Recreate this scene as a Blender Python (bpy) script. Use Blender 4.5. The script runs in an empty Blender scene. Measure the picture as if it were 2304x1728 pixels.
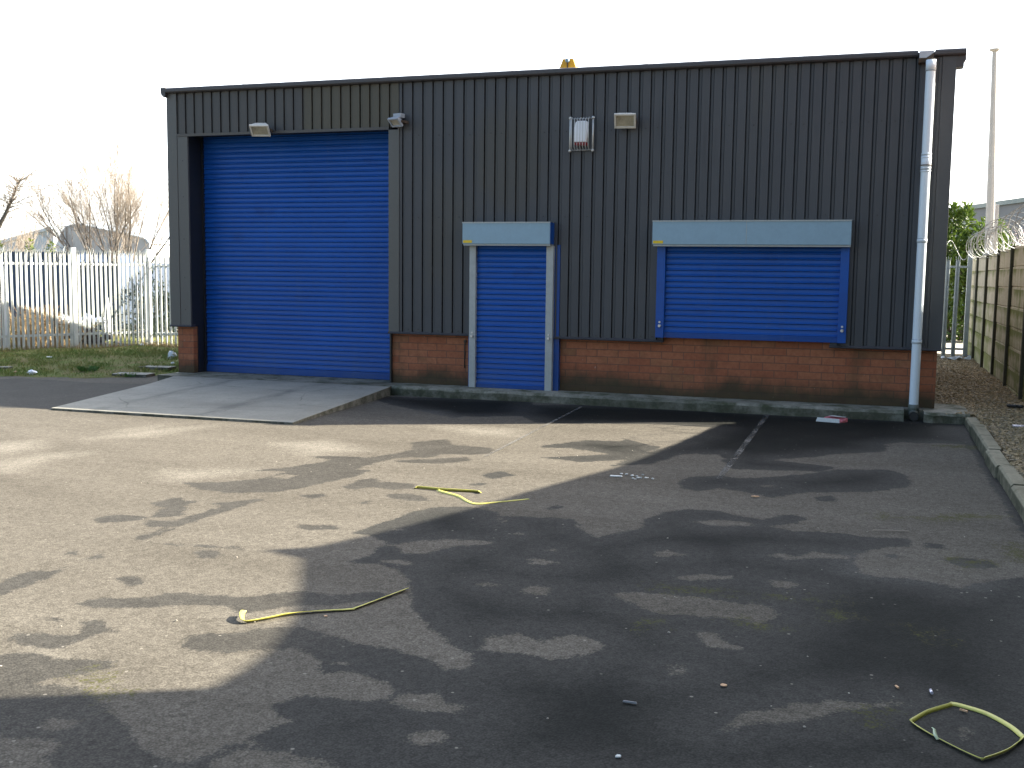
import bpy, bmesh, math, random
import numpy as np
from mathutils import Vector, Matrix
random.seed(7); np.random.seed(7)
sc = bpy.context.scene
COL = sc.collection
R = math.radians

# ------------------------------------------------------------------ camera
FPX, IW, IH = 2409.7, 2304.0, 1728.0
CAM = Vector((10.438, -14.403, 1.6635))
YAW, PIT, ROLL = -0.3217, -0.1051, 0.0118
fwd = Vector((math.sin(YAW)*math.cos(PIT), math.cos(YAW)*math.cos(PIT), math.sin(PIT)))
r0 = Vector((math.cos(YAW), -math.sin(YAW), 0)); u0 = r0.cross(fwd)
rgt = r0*math.cos(ROLL)+u0*math.sin(ROLL); upv = -r0*math.sin(ROLL)+u0*math.cos(ROLL)
cd = bpy.data.cameras.new('camera'); cam = bpy.data.objects.new('camera', cd); COL.objects.link(cam)
cd.sensor_width = 36; cd.lens = FPX/IW*36; cd.clip_end = 3000; cd.clip_start = .05
m = Matrix((rgt, upv, -fwd)).transposed().to_4x4(); m.translation = CAM
cam.matrix_world = m
sc.camera = cam
def ray(u, v): return fwd + rgt*((u-IW/2)/FPX) + upv*((IH/2-v)/FPX)
def onz(u, v, z): d = ray(u, v); return CAM + d*((z-CAM.z)/d.z)
def ony(u, v, y): d = ray(u, v); return CAM + d*((y-CAM.y)/d.y)
def onx(u, v, x): d = ray(u, v); return CAM + d*((x-CAM.x)/d.x)
def atd(u, v, w): return CAM + ray(u, v)*w
YZ = -0.13                                    # yard level; 0 = top of the concrete plinth

# ------------------------------------------------------------------ mesh helpers
class MB:
    def __init__(s): s.v = []; s.f = []; s.sm = []
    def add(s, vs, fs, smooth=False):
        o = len(s.v); s.v += [tuple(p) for p in vs]
        for f in fs: s.f.append(tuple(i+o for i in f)); s.sm.append(smooth)
        return s
    def box(s, x0, x1, y0, y1, z0, z1):
        return s.add([(x0,y0,z0),(x1,y0,z0),(x1,y1,z0),(x0,y1,z0),(x0,y0,z1),(x1,y0,z1),(x1,y1,z1),(x0,y1,z1)],
              [(0,3,2,1),(4,5,6,7),(0,1,5,4),(1,2,6,5),(2,3,7,6),(3,0,4,7)])
    def obox(s, c, ax, ay, az):               # oriented box, half-axes
        c = Vector(c); ax = Vector(ax); ay = Vector(ay); az = Vector(az)
        vs = [c+ax*i+ay*j+az*k for k in (-1,1) for j in (-1,1) for i in (-1,1)]
        return s.add(vs, [(0,2,3,1),(4,5,7,6),(0,1,5,4),(1,3,7,5),(3,2,6,7),(2,0,4,6)])
    def prism(s, poly, axis, a, b):           # closed polygon (p,q) extruded along axis
        n = len(poly)
        def P(p, q, t): return {'x':(t,p,q),'y':(p,t,q),'z':(p,q,t)}[axis]
        vs = [P(p,q,a) for p,q in poly]+[P(p,q,b) for p,q in poly]
        fs = [(i,(i+1)%n,n+(i+1)%n,n+i) for i in range(n)]+[tuple(range(n))[::-1], tuple(range(n,2*n))]
        return s.add(vs, fs)
    def sheet(s, pts, z):
        return s.add([(p[0],p[1],z) for p in pts], [tuple(range(len(pts)))])
    def tube(s, pts, rad, n=6, smooth=True, cap=True):
        pts = [Vector(p) for p in pts]; k = len(pts); o = len(s.v)
        rads = rad if isinstance(rad, (list, tuple)) else [rad]*k
        ref = None
        for i, p in enumerate(pts):
            t = (pts[min(i+1,k-1)]-pts[max(i-1,0)])
            t = t.normalized() if t.length > 1e-9 else Vector((0,0,1))
            if ref is None:
                ref = t.orthogonal().normalized()
            ref = (ref - t*ref.dot(t))
            ref = ref.normalized() if ref.length > 1e-6 else t.orthogonal().normalized()
            b = t.cross(ref)
            for j in range(n):
                a = 2*math.pi*j/n
                s.v.append(tuple(p+(ref*math.cos(a)+b*math.sin(a))*rads[i]))
        for i in range(k-1):
            for j in range(n):
                s.f.append((o+i*n+j, o+i*n+(j+1)%n, o+(i+1)*n+(j+1)%n, o+(i+1)*n+j)); s.sm.append(smooth)
        if cap and n > 2:
            s.f.append(tuple(o+j for j in range(n))[::-1]); s.sm.append(False)
            s.f.append(tuple(o+(k-1)*n+j for j in range(n))); s.sm.append(False)
        return s
    def lathe(s, cx, cy, prof, n=24):         # prof: list of (r,z)
        return s.tube_l(cx, cy, prof, n)
    def tube_l(s, cx, cy, prof, n):
        o = len(s.v)
        for r, z in prof:
            for j in range(n):
                a = 2*math.pi*j/n; s.v.append((cx+r*math.cos(a), cy+r*math.sin(a), z))
        for i in range(len(prof)-1):
            for j in range(n):
                s.f.append((o+i*n+j, o+i*n+(j+1)%n, o+(i+1)*n+(j+1)%n, o+(i+1)*n+j)); s.sm.append(True)
        return s
    def ball(s, c, r, seg=12, rings=8, sq=(1,1,1)):
        o = len(s.v)
        for i in range(rings+1):
            th = math.pi*i/rings
            for j in range(seg):
                a = 2*math.pi*j/seg
                s.v.append((c[0]+r*sq[0]*math.sin(th)*math.cos(a), c[1]+r*sq[1]*math.sin(th)*math.sin(a), c[2]+r*sq[2]*math.cos(th)))
        for i in range(rings):
            for j in range(seg):
                s.f.append((o+i*seg+j, o+(i+1)*seg+j, o+(i+1)*seg+(j+1)%seg, o+i*seg+(j+1)%seg)); s.sm.append(True)
        return s
    def build(s, name, mat, parent=None, bevel=0):
        me = bpy.data.meshes.new(name); me.from_pydata(s.v, [], s.f)
        me.polygons.foreach_set('use_smooth', s.sm); me.materials.append(mat); me.update()
        o = bpy.data.objects.new(name, me); COL.objects.link(o)
        if parent is not None: o.parent = parent
        if bevel:
            b = o.modifiers.new('bevel', 'BEVEL'); b.width = bevel; b.segments = 2; b.limit_method = 'ANGLE'
        return o
def tag(o, label=None, cat=None, group=None, kind=None):
    if label: o['label'] = label
    if cat: o['category'] = cat
    if group: o['group'] = group
    if kind: o['kind'] = kind
    return o
def empty(name, label, cat, loc=(0,0,0), rz=0, group=None):
    o = bpy.data.objects.new(name, None); COL.objects.link(o); o.location = loc; o.rotation_euler = (0,0,rz)
    o.empty_display_size = .2
    return tag(o, label, cat, group)
def cp(o, parent=None):
    c = o.copy(); COL.objects.link(c); c.parent = parent; return c

# ------------------------------------------------------------------ materials
class NT:
    def __init__(s, name):
        s.m = bpy.data.materials.new(name); s.m.use_nodes = True; s.t = s.m.node_tree
        s.b = s.t.nodes['Principled BSDF']; s.o = s.t.nodes['Material Output']; s._p = None
    def n(s, t, **k):
        x = s.t.nodes.new(t)
        for a, v in k.items():
            if a in ('inp',):
                for kk, vv in v.items():
                    if hasattr(vv, 'is_linked') or isinstance(vv, bpy.types.NodeSocket): s.t.links.new(vv, x.inputs[kk])
                    else: x.inputs[kk].default_value = vv
            else: setattr(x, a, v)
        return x
    def l(s, a, b): s.t.links.new(a, b)
    @property
    def pos(s):
        if not s._p: s._p = s.n('ShaderNodeNewGeometry').outputs['Position']
        return s._p
    def obj(s): return s.n('ShaderNodeTexCoord').outputs['Object']
    def noise(s, scale, detail=4, rough=.55, vec=None, stretch=None):
        v = vec or s.pos
        if stretch: v = s.n('ShaderNodeMapping', inp={'Vector': v, 'Scale': stretch}).outputs[0]
        return s.n('ShaderNodeTexNoise', inp={'Vector': v, 'Scale': scale, 'Detail': detail, 'Roughness': rough}).outputs['Fac']
    def rng(s, x, a, b, c=0., d=1., smooth=False):
        k = s.n('ShaderNodeMapRange', inp={'Value': x, 'From Min': a, 'From Max': b, 'To Min': c, 'To Max': d})
        if smooth: k.interpolation_type = 'SMOOTHSTEP'
        return k.outputs[0]
    def mix(s, f, a, b, mode='MIX'):
        k = s.n('ShaderNodeMix', data_type='RGBA', blend_type=mode)
        for i, v in ((0, f), (6, a), (7, b)):
            if isinstance(v, bpy.types.NodeSocket): s.l(v, k.inputs[i])
            else: k.inputs[i].default_value = v if isinstance(v, (int, float)) else (*v, 1)[:4]
        return k.outputs[2]
    def math(s, op, a, b=0., c=0.):
        k = s.n('ShaderNodeMath', operation=op)
        for i, v in enumerate((a, b, c)):
            if isinstance(v, bpy.types.NodeSocket): s.l(v, k.inputs[i])
            else: k.inputs[i].default_value = v
        return k.outputs[0]
    def bump(s, h, st=.3, dist=.01):
        k = s.n('ShaderNodeBump', inp={'Height': h, 'Strength': st, 'Distance': dist}); s.l(k.outputs[0], s.b.inputs['Normal'])
    def set(s, col=None, rough=None, metal=None, spec=None):
        for nme, v in (('Base Color', col), ('Roughness', rough), ('Metallic', metal), ('Specular IOR Level', spec)):
            if v is None: continue
            if isinstance(v, bpy.types.NodeSocket): s.l(v, s.b.inputs[nme])
            else: s.b.inputs[nme].default_value = v if isinstance(v, (int, float)) else (*v, 1)[:4]
        return s.m
def sc_(c, k): return tuple(min(1, x*k) for x in c)
def mat(name, col, rough=.6, var=.25, scale=6, metal=0, bump=0, bscale=60, spec=.5, stretch=None, col2=None, local=False):
    t = NT(name)
    v = t.obj() if local else None
    a = t.noise(scale, 5, .6, vec=v, stretch=stretch); b = t.noise(scale*9, 3, .6, vec=v)
    f = t.rng(t.math('ADD', t.math('MULTIPLY', a, .7), t.math('MULTIPLY', b, .3)), .32, .68)
    c = t.mix(f, sc_(col, 1-var), col2 or sc_(col, 1+var))
    rr = t.rng(a, .3, .7, max(.03, rough-.08), min(1, rough+.08))
    if bump: t.bump(t.noise(bscale, 4, .6, vec=v), bump, .01)
    return t.set(c, rr, metal, spec)

M = {}
def clad_mat(name, c1, c2, olive=False):
    t = NT(name)
    big = t.noise(.9, 4, .6); streak = t.noise(7, 5, .65, stretch=(1, 1, .07)); fine = t.noise(60, 3, .6)
    f = t.rng(t.math('ADD', t.math('MULTIPLY', big, .5), t.math('MULTIPLY', streak, .5)), .3, .7)
    c = t.mix(f, c1, c2)
    if olive:
        x = t.n('ShaderNodeSeparateXYZ', inp={0: t.pos}).outputs[0]
        g = t.rng(x, 2.33, 2.36)
        c = t.mix(t.math('MULTIPLY', g, .85), c, (.086, .078, .056))
    c = t.mix(t.rng(fine, .62, .8, 0, .35), c, sc_(c2, 1.6))
    # old olive algae film on a few sheets, run-off streaks under the screw line
    p = t.n('ShaderNodeSeparateXYZ', inp={0: t.pos})
    dx = t.math('DIVIDE', t.math('SUBTRACT', p.outputs[0], 5.55), .75); dz = t.math('DIVIDE', t.math('SUBTRACT', p.outputs[2], 3.25), .95)
    rr = t.math('SQRT', t.math('ADD', t.math('MULTIPLY', dx, dx), t.math('MULTIPLY', dz, dz)))
    fl = t.math('MULTIPLY', t.rng(t.math('ADD', rr, t.math('MULTIPLY', t.noise(3, 4), .7)), 1.25, .85), .45)
    fl = t.math('MAXIMUM', fl, t.rng(t.noise(.7, 4, .6, stretch=(1,1,.35)), .56, .72, 0, .45))
    c = t.mix(fl, c, (.078,.072,.055))
    dr = t.math('MULTIPLY', t.rng(t.noise(16, 4, .6, stretch=(1,1,.03)), .60, .74), t.rng(p.outputs[2], 3.62, 2.6, .5, 0))
    c = t.mix(dr, c, sc_(c1, .6))
    t.bump(t.noise(5, 2, .5), .08, .02)
    return t.set(c, t.rng(streak, .3, .7, .40, .55), 0, .3)
M['clad'] = clad_mat('cladding_paint', (.055,.0575,.064), (.076,.079,.084))
M['cladf'] = clad_mat('fascia_paint', (.060,.060,.060), (.080,.079,.077), True)
M['flash'] = mat('flashing_paint', (.060,.062,.066), .45, .12, 2, stretch=(1,1,.2), bump=.05, bscale=4)
M['flashl'] = mat('post_flashing_paint', (.086,.086,.082), .45, .10, 2, stretch=(1,1,.2), bump=.05, bscale=4)
M['trim'] = mat('trim_paint', (.048,.044,.046), .45, .15, 3)
M['darkflash'] = mat('dark_reveal_paint', (.013,.015,.018), .5, .2, 3)
M['screw'] = mat('screw_cap', (.02,.02,.022), .5)

def blue_mat(name, k=1.0, st=.18):
    t = NT(name)
    a = t.noise(1.2, 4, .6, stretch=(.6,1,1)); s2 = t.noise(9, 4, .6, stretch=(.12,1,1))
    f = t.rng(t.math('ADD', t.math('MULTIPLY', a, .5), t.math('MULTIPLY', s2, .5)), .3, .7)
    c = t.mix(f, (.0024*k,.052*k,.255*k), (.0045*k,.076*k,.345*k))
    pz = t.n('ShaderNodeSeparateXYZ', inp={0: t.pos}).outputs[2]
    du = t.noise(5, 5, .65, stretch=(1.6,1,.12)); d2 = t.noise(1.1, 4, .6)
    dust = t.math('ADD', t.rng(du, .55, .75, 0, .16), t.math('MULTIPLY', t.rng(pz, .55, .0, 0, .30), t.rng(d2, .35, .6)))
    c = t.mix(dust, c, (.075,.115,.20))
    c = t.mix(t.rng(t.noise(3.3, 4, .6, stretch=(.5,1,1)), .62, .72, 0, .35), c, (.003,.026,.15))
    t.bump(t.noise(2.2, 3, .5), .10, .03)
    sp = t.noise(26, 2, .5)
    c = t.mix(t.rng(sp, .74, .80, 0, .5), c, (.10,.16,.33))
    return t.set(c, t.rng(s2, .3, .7, .32, .44), 0, .35)
M['blue'] = blue_mat('blue_shutter_paint', 1.12)
M['blued'] = blue_mat('blue_frame_paint', .85)
M['galv'] = mat('galvanised_sheet', (.23,.345,.43), .45, .08, 5, metal=.25, bump=.03, bscale=9)
M['galvw'] = mat('galvanised_guide', (.36,.385,.38), .5, .15, 8, metal=.1)
M['sticker'] = mat('yellow_sticker', (.72,.50,.02), .5, .1, 30)
M['lock'] = mat('lock_steel', (.55,.55,.55), .35, .1, 20, metal=.6)
M['black'] = mat('black_plastic', (.02,.02,.02), .5, .2, 20)

def brick_mat():
    t = NT('red_brick')
    s = t.n('ShaderNodeSeparateXYZ', inp={0: t.pos})
    xy = t.math('ADD', s.outputs[0], s.outputs[1])
    wob = t.noise(14, 2, .5)
    v = t.n('ShaderNodeCombineXYZ', inp={0: t.math('ADD', xy, t.math('MULTIPLY', wob, .006)), 1: t.math('ADD', s.outputs[2], t.math('MULTIPLY', wob, .006))}).outputs[0]
    b = t.n('ShaderNodeTexBrick', offset=.5, inp={'Vector': v, 'Color1': (.0,.0,.0,1), 'Color2': (1,1,1,1), 'Mortar': (0.5,.5,.5,1), 'Scale': 1., 'Mortar Size': .006, 'Mortar Smooth': .3, 'Bias': 0., 'Brick Width': .3, 'Row Height': .1})
    ran = b.outputs['Color']
    nz = t.noise(22, 5, .6)
    c = t.mix(t.rng(ran, 0, 1), (.33,.115,.057), (.42,.170,.086))
    # a few bricks olive brown with grime
    c = t.mix(t.rng(t.math('MULTIPLY', ran, t.noise(1.6, 3)), .36, .5, 0, .6), c, (.17,.105,.052))
    c = t.mix(t.rng(nz, .3, .7, 0, .5), c, (.19,.062,.034))
    c = t.mix(t.rng(b.outputs['Fac'], 0, 1, 0, .75), c, (.115,.075,.055))
    # damp grime climbing from the plinth in an uneven edge
    big = t.noise(1.3, 5, .65, stretch=(1,1,.6)); 
    h = t.math('ADD', s.outputs[2], t.math('MULTIPLY', t.math('SUBTRACT', big, .5), -.55))
    g = t.rng(h, .06, .34, .93, 0, True)
    c = t.mix(g, c, t.mix(t.noise(9, 4), (.040,.032,.022), (.065,.058,.030)))
    st = t.rng(t.noise(2.2, 5, .6, stretch=(1,1,.25)), .6, .74, 0, .55)
    c = t.mix(st, c, (.075,.062,.035))
    wh = t.rng(t.noise(17, 2), .75, .79, 0, .6)
    c = t.mix(wh, c, (.42,.34,.29))
    t.bump(t.math('SUBTRACT', t.math('MULTIPLY', nz, .25), b.outputs['Fac']), .5, .006)
    return t.set(c, .85, 0, .3)
M['brick'] = brick_mat()

def asphalt_mat():
    t = NT('worn_asphalt')
    wet_shade = t.n('ShaderNodeAttribute', attribute_name='wet_shade').outputs['Fac']
    soft = t.n('ShaderNodeAttribute', attribute_name='edge').outputs['Fac']
    moss = t.n('ShaderNodeAttribute', attribute_name='moss').outputs['Fac']
    pale = t.n('ShaderNodeAttribute', attribute_name='pale').outputs['Fac']
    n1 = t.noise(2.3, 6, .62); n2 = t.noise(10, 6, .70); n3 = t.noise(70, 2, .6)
    d = t.math('ADD', wet_shade, t.math('MULTIPLY', t.math('SUBTRACT', n1, .5), .09))
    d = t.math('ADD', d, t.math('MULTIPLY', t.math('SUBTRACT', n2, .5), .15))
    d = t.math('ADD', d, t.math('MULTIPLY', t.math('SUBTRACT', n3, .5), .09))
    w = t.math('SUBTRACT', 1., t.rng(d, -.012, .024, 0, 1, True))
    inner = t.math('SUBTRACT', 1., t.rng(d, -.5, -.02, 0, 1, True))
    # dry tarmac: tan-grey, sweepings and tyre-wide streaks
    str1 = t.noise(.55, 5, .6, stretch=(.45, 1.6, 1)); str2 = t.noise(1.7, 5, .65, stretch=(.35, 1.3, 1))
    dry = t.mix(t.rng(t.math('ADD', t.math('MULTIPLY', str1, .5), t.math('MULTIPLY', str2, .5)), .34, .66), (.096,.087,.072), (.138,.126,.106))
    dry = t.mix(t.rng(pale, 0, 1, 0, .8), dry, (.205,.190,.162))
    wc = t.mix(t.rng(n1, .3, .7), (.010,.0112,.0102), (.017,.0182,.016))  # damp in the shaded area: darker copy, shade put into the colour
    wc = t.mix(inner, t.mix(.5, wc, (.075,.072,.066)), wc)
    sm = t.n('ShaderNodeAttribute', attribute_name='lit_tone').outputs['Fac']
    wc = t.mix(sm, wc, t.mix(t.rng(n1, .3, .7), (.050,.047,.041), (.068,.064,.056)))  # lighter tone where damp lies in sun: sunlight put into the colour
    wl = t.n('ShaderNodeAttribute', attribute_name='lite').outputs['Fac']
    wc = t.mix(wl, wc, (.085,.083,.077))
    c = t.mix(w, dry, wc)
    # aggregate: stones and binder
    vo = t.n('ShaderNodeTexVoronoi', feature='F1', inp={'Vector': t.pos, 'Scale': 105., 'Randomness': 1.})
    sep = t.n('ShaderNodeSeparateColor', inp={0: vo.outputs['Color']})
    ag = t.rng(sep.outputs[0], 0, 1, .80, 1.20)
    ag = t.math('MULTIPLY', ag, t.rng(vo.outputs['Distance'], .35, .75, 1.06, .7))
    vb = t.n('ShaderNodeTexVoronoi', feature='F1', inp={'Vector': t.pos, 'Scale': 33., 'Randomness': 1.})
    sb = t.n('ShaderNodeSeparateColor', inp={0: vb.outputs['Color']})
    ag = t.math('MULTIPLY', ag, t.rng(sb.outputs[1], 0, 1, .86, 1.14))
    c = t.mix(1., c, t.n('ShaderNodeCombineColor', inp={0: ag, 1: ag, 2: ag}).outputs[0], 'MULTIPLY')
    # odd pale chippings
    spk = t.math('MULTIPLY', t.rng(sb.outputs[0], .988, .994), t.rng(vb.outputs['Distance'], .30, .22))
    c = t.mix(t.math('MULTIPLY', spk, .55), c, (.30,.28,.24))
    # moss
    ms = t.rng(t.math('ADD', moss, t.math('ADD', t.math('MULTIPLY', t.math('SUBTRACT', n2, .5), 1.5), t.math('MULTIPLY', t.math('SUBTRACT', n3, .5), 1.2))), .45, .8, 0, .8, True)
    c = t.mix(ms, c, (.060,.062,.012))
    hgt = t.math('ADD', t.math('MULTIPLY', vo.outputs['Distance'], -1.), t.math('MULTIPLY', n2, .5))
    t.bump(hgt, .30, .004)
    return t.set(c, t.math('SUBTRACT', t.rng(w, 0, 1, .95, .80), 0.), 0, t.rng(w, 0, 1, .08, .10))
M['asphalt'] = asphalt_mat()

def conc_mat(name, a, b, stain=(.06,.06,.05), st=.5, moss=None, mk=(.55,.75), zmoss=None):
    t = NT(name)
    n1 = t.noise(1.6, 6, .62); n2 = t.noise(30, 4, .6); n3 = t.noise(.8, 5, .6, stretch=(.5,1.2,1))
    c = t.mix(t.rng(t.math('ADD', t.math('MULTIPLY', n1, .55), t.math('MULTIPLY', n2, .45)), .36, .64), a, b)
    c = t.mix(t.rng(n3, .5, .72, 0, st), c, stain)
    if moss:
        f = t.rng(t.noise(3.1, 6, .68), mk[0], mk[1], 0, .85)
        if zmoss:
            z = t.n('ShaderNodeSeparateXYZ', inp={0: t.pos}).outputs[2]
            f = t.math('MULTIPLY', f, t.rng(z, zmoss[0], zmoss[1], 1., zmoss[2]))
        c = t.mix(f, c, moss)
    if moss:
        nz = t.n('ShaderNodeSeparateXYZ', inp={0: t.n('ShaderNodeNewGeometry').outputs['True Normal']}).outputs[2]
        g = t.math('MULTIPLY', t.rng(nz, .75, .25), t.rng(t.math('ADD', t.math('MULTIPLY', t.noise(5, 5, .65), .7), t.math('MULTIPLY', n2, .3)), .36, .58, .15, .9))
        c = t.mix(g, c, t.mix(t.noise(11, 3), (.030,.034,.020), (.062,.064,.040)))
    t.bump(t.math('ADD', n2, t.noise(90, 2)), .35, .006)
    return t.set(c, .88, 0, .25)
def ramp_wear(m_):
    nt = m_.node_tree; b = nt.nodes['Principled BSDF']; src = b.inputs['Base Color'].links[0].from_socket
    t = NT.__new__(NT); t.m, t.t, t.b, t._p = m_, nt, b, None
    p = t.n('ShaderNodeSeparateXYZ', inp={0: t.pos})
    tr = t.math('ABSOLUTE', t.math('SUBTRACT', t.math('ABSOLUTE', t.math('SUBTRACT', p.outputs[0], 2.15)), .72))
    tr = t.math('MULTIPLY', t.rng(t.math('ADD', tr, t.math('MULTIPLY', t.noise(2.5, 5, .65), .3)), .34, .15, 0, .5, True), t.rng(t.noise(7, 5, .7, stretch=(1,.25,1)), .35, .6))
    c = t.mix(tr, src, (.085,.088,.080))
    vo = t.n('ShaderNodeTexVoronoi', feature='DISTANCE_TO_EDGE', inp={'Vector': t.n('ShaderNodeMix', data_type='VECTOR', inp={0: .12, 4: t.pos, 5: t.n('ShaderNodeTexNoise', inp={'Vector': t.pos, 'Scale': 2.5, 'Detail': 4.}).outputs['Color']}).outputs[1], 'Scale': .55})
    cr = t.math('MULTIPLY', t.rng(vo.outputs['Distance'], .006, .002), t.rng(t.noise(.9), .45, .55, 0, .4))
    c = t.mix(cr, c, (.04,.042,.036))
    c = t.mix(t.rng(t.noise(6, 5, .7), .63, .72, 0, .5), c, (.10,.105,.09))
    t.l(c, b.inputs['Base Color']); return m_
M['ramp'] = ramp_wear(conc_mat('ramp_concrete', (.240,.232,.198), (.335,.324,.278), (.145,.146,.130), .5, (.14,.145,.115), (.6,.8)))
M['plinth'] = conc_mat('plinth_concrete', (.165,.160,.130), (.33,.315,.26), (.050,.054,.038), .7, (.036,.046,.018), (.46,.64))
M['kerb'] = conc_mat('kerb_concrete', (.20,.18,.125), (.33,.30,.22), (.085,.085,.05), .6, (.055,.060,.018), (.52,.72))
M['post'] = conc_mat('concrete_post', (.045,.045,.030), (.080,.076,.050), (.02,.022,.014), .6)
def panel_mat():
    t = NT('mossy_concrete_panel')
    z = t.n('ShaderNodeSeparateXYZ', inp={0: t.pos}).outputs[2]
    fr = t.math('FRACT', t.math('DIVIDE', t.math('ADD', z, .02), .3))
    n1 = t.noise(2.2, 6, .65); n2 = t.noise(28, 4, .6); dr = t.noise(9, 5, .65, stretch=(1,1,.10))
    c = t.mix(t.rng(t.math('ADD', t.math('MULTIPLY', n1, .5), t.math('MULTIPLY', n2, .5)), .36, .64), (.36,.31,.22), (.56,.49,.37))
    k = t.math('ADD', t.math('ADD', n1, t.rng(fr, 1., .55, .20, -.06)), t.rng(z, .2, 1.6, .16, -.10))
    k = t.math('ADD', k, t.math('MULTIPLY', t.math('SUBTRACT', dr, .5), .6))
    c = t.mix(t.rng(k, .40, .68, 0, .95), c, t.mix(n2, (.085,.105,.012), (.18,.19,.036)))
    c = t.mix(t.rng(dr, .62, .75, 0, .5), c, (.045,.045,.030))
    t.bump(t.math('ADD', n2, n1), .4, .008)
    return t.set(c, .9, 0, .2)
M['panel'] = panel_mat()

def gravel_mat():
    t = NT('gravel_bed')
    vo = t.n('ShaderNodeTexVoronoi', feature='F1', inp={'Vector': t.pos, 'Scale': 38., 'Randomness': 1.})
    sep = t.n('ShaderNodeSeparateColor', inp={0: vo.outputs['Color']})
    c = t.mix(sep.outputs[0], (.125,.095,.050), (.33,.255,.145))
    c = t.mix(t.rng(sep.outputs[1], .8, 1.), c, (.32,.265,.175))
    c = t.mix(t.rng(t.noise(1.1, 5), .45, .7, 0, .6), c, (.075,.056,.032))
    c = t.mix(t.rng(vo.outputs['Distance'], .4, .8, 0, .7), c, (.035,.027,.016))
    t.bump(t.math('MULTIPLY', vo.outputs['Distance'], -1.), .9, .02)
    return t.set(c, .9, 0, .2)
M['gravel'] = gravel_mat()
M['stone'] = [mat('gravel_stone_tan', (.33,.245,.135), .85, .4, 30), mat('gravel_stone_grey', (.27,.215,.14), .85, .4, 30)]
def soil_mat():
    t = NT('turf_soil')
    a = t.noise(2.2, 6, .65); b = t.noise(22, 4, .65)
    c = t.mix(t.rng(a, .36, .60), (.105,.155,.034), (.19,.155,.072))
    c = t.mix(t.rng(b, .4, .7, 0, .6), c, (.075,.085,.026))
    t.bump(b, .8, .03)
    return t.set(c, .95, 0, .1)
M['soil'] = soil_mat()
def grass_mat():
    t = NT('grass_blade')
    a = t.noise(1.9, 5, .65); b = t.noise(45, 2, .5)
    c = t.mix(t.rng(a, .38, .60), (.135,.225,.045), (.31,.29,.10))
    c = t.mix(t.rng(b, .35, .65, 0, .55), c, (.17,.175,.055))
    m_ = t.set(c, .7, 0, .2)
    return m_
M['grass'] = grass_mat()
M['ground'] = mat('far_ground', (.20,.18,.13), .95, .3, .6, bump=.3, bscale=8)
M['road'] = mat('far_road', (.36,.33,.27), .9, .15, 1.2)
M['palis'] = mat('galvanised_pale', (.62,.64,.62), .5, .10, 9, metal=.15)
M['palisb'] = mat('weathered_galvanised_pale', (.36,.40,.40), .5, .15, 9, metal=.15)
M['wire'] = mat('razor_wire_steel', (.33,.34,.33), .45, .15, 30, metal=.35)
M['pipe'] = mat('downpipe_paint', (.66,.74,.80), .40, .06, 3, stretch=(1,1,.2))
M['pipeg'] = mat('pipe_coupling', (.10,.115,.10), .6, .35, 18)
M['pipeline'] = mat('pipe_seal', (.22,.25,.28), .5)
M['hopper'] = mat('gutter_outlet', (.40,.43,.47), .5, .12, 8)
M['rust'] = mat('rusty_brown', (.065,.045,.030), .8, .4, 25)
M['cream'] = mat('lamp_body_cream', (.62,.60,.54), .5, .15, 25)
M['glassl'] = mat('dusty_lamp_glass', (.36,.33,.25), .3, .3, 10, local=True)
M['grey'] = mat('lamp_body_grey', (.33,.36,.40), .45, .1, 20)
M['white'] = mat('white_plastic', (.80,.82,.86), .35, .03, 10)
M['red'] = mat('red_plastic', (.20,.012,.016), .4, .1, 10)
M['chrome'] = mat('cage_wire', (.55,.56,.55), .4, .1, 30, metal=.4)
M['amber'] = mat('amber_paint', (.72,.36,.01), .5, .12, 14)
M['yellow'] = mat('yellow_strapping', (.54,.51,.11), .42, .12, 14)
M['knot'] = mat('faded_green_tape', (.42,.52,.36), .5, .15, 30)
M['pink'] = mat('pink_print', (.55,.16,.19), .5, .25, 40)
M['paper'] = mat('grey_white_paper', (.58,.60,.58), .7, .12, 30)
M['leaflit'] = mat('dead_leaf', (.56,.34,.19), .7, .2, 60)
M['stick'] = mat('grey_stick', (.24,.25,.27), .7, .2, 60)
M['chip'] = mat('pale_chipping', (.36,.33,.28), .8, .2, 40)
M['foil'] = mat('silver_tube', (.75,.73,.85), .25, .05, 40, metal=.5)
M['plastic'] = mat('clear_polythene', (.62,.66,.68), .3, .2, 12)
M['bark'] = mat('grey_bark', (.14,.122,.10), .9, .35, 10)
M['twig'] = mat('brown_twig', (.27,.23,.19), .9, .3, 4)
M['dry'] = mat('dry_reed', (.40,.28,.14), .9, .35, 6)
M['navy'] = mat('navy_container_paint', (.030,.060,.125), .55, .2, 2)
M['navy2'] = mat('dark_shed_paint', (.034,.056,.095), .6, .25, 2)
M['shedroof'] = mat('grey_sheet_roof', (.42,.49,.55), .6, .12, 1)
M['gable'] = mat('grey_gable_sheet', (.36,.37,.38), .75, .15, .6)
M['lightwall'] = mat('pale_grey_wall', (.19,.19,.19), .8, .06, .8)
M['greentrim'] = mat('green_eaves_trim', (.12,.16,.15), .5, .1, 2)
M['concol'] = mat('concrete_column', (.46,.43,.39), .85, .08, 2, bump=.1)
M['laurel'] = None
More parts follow.
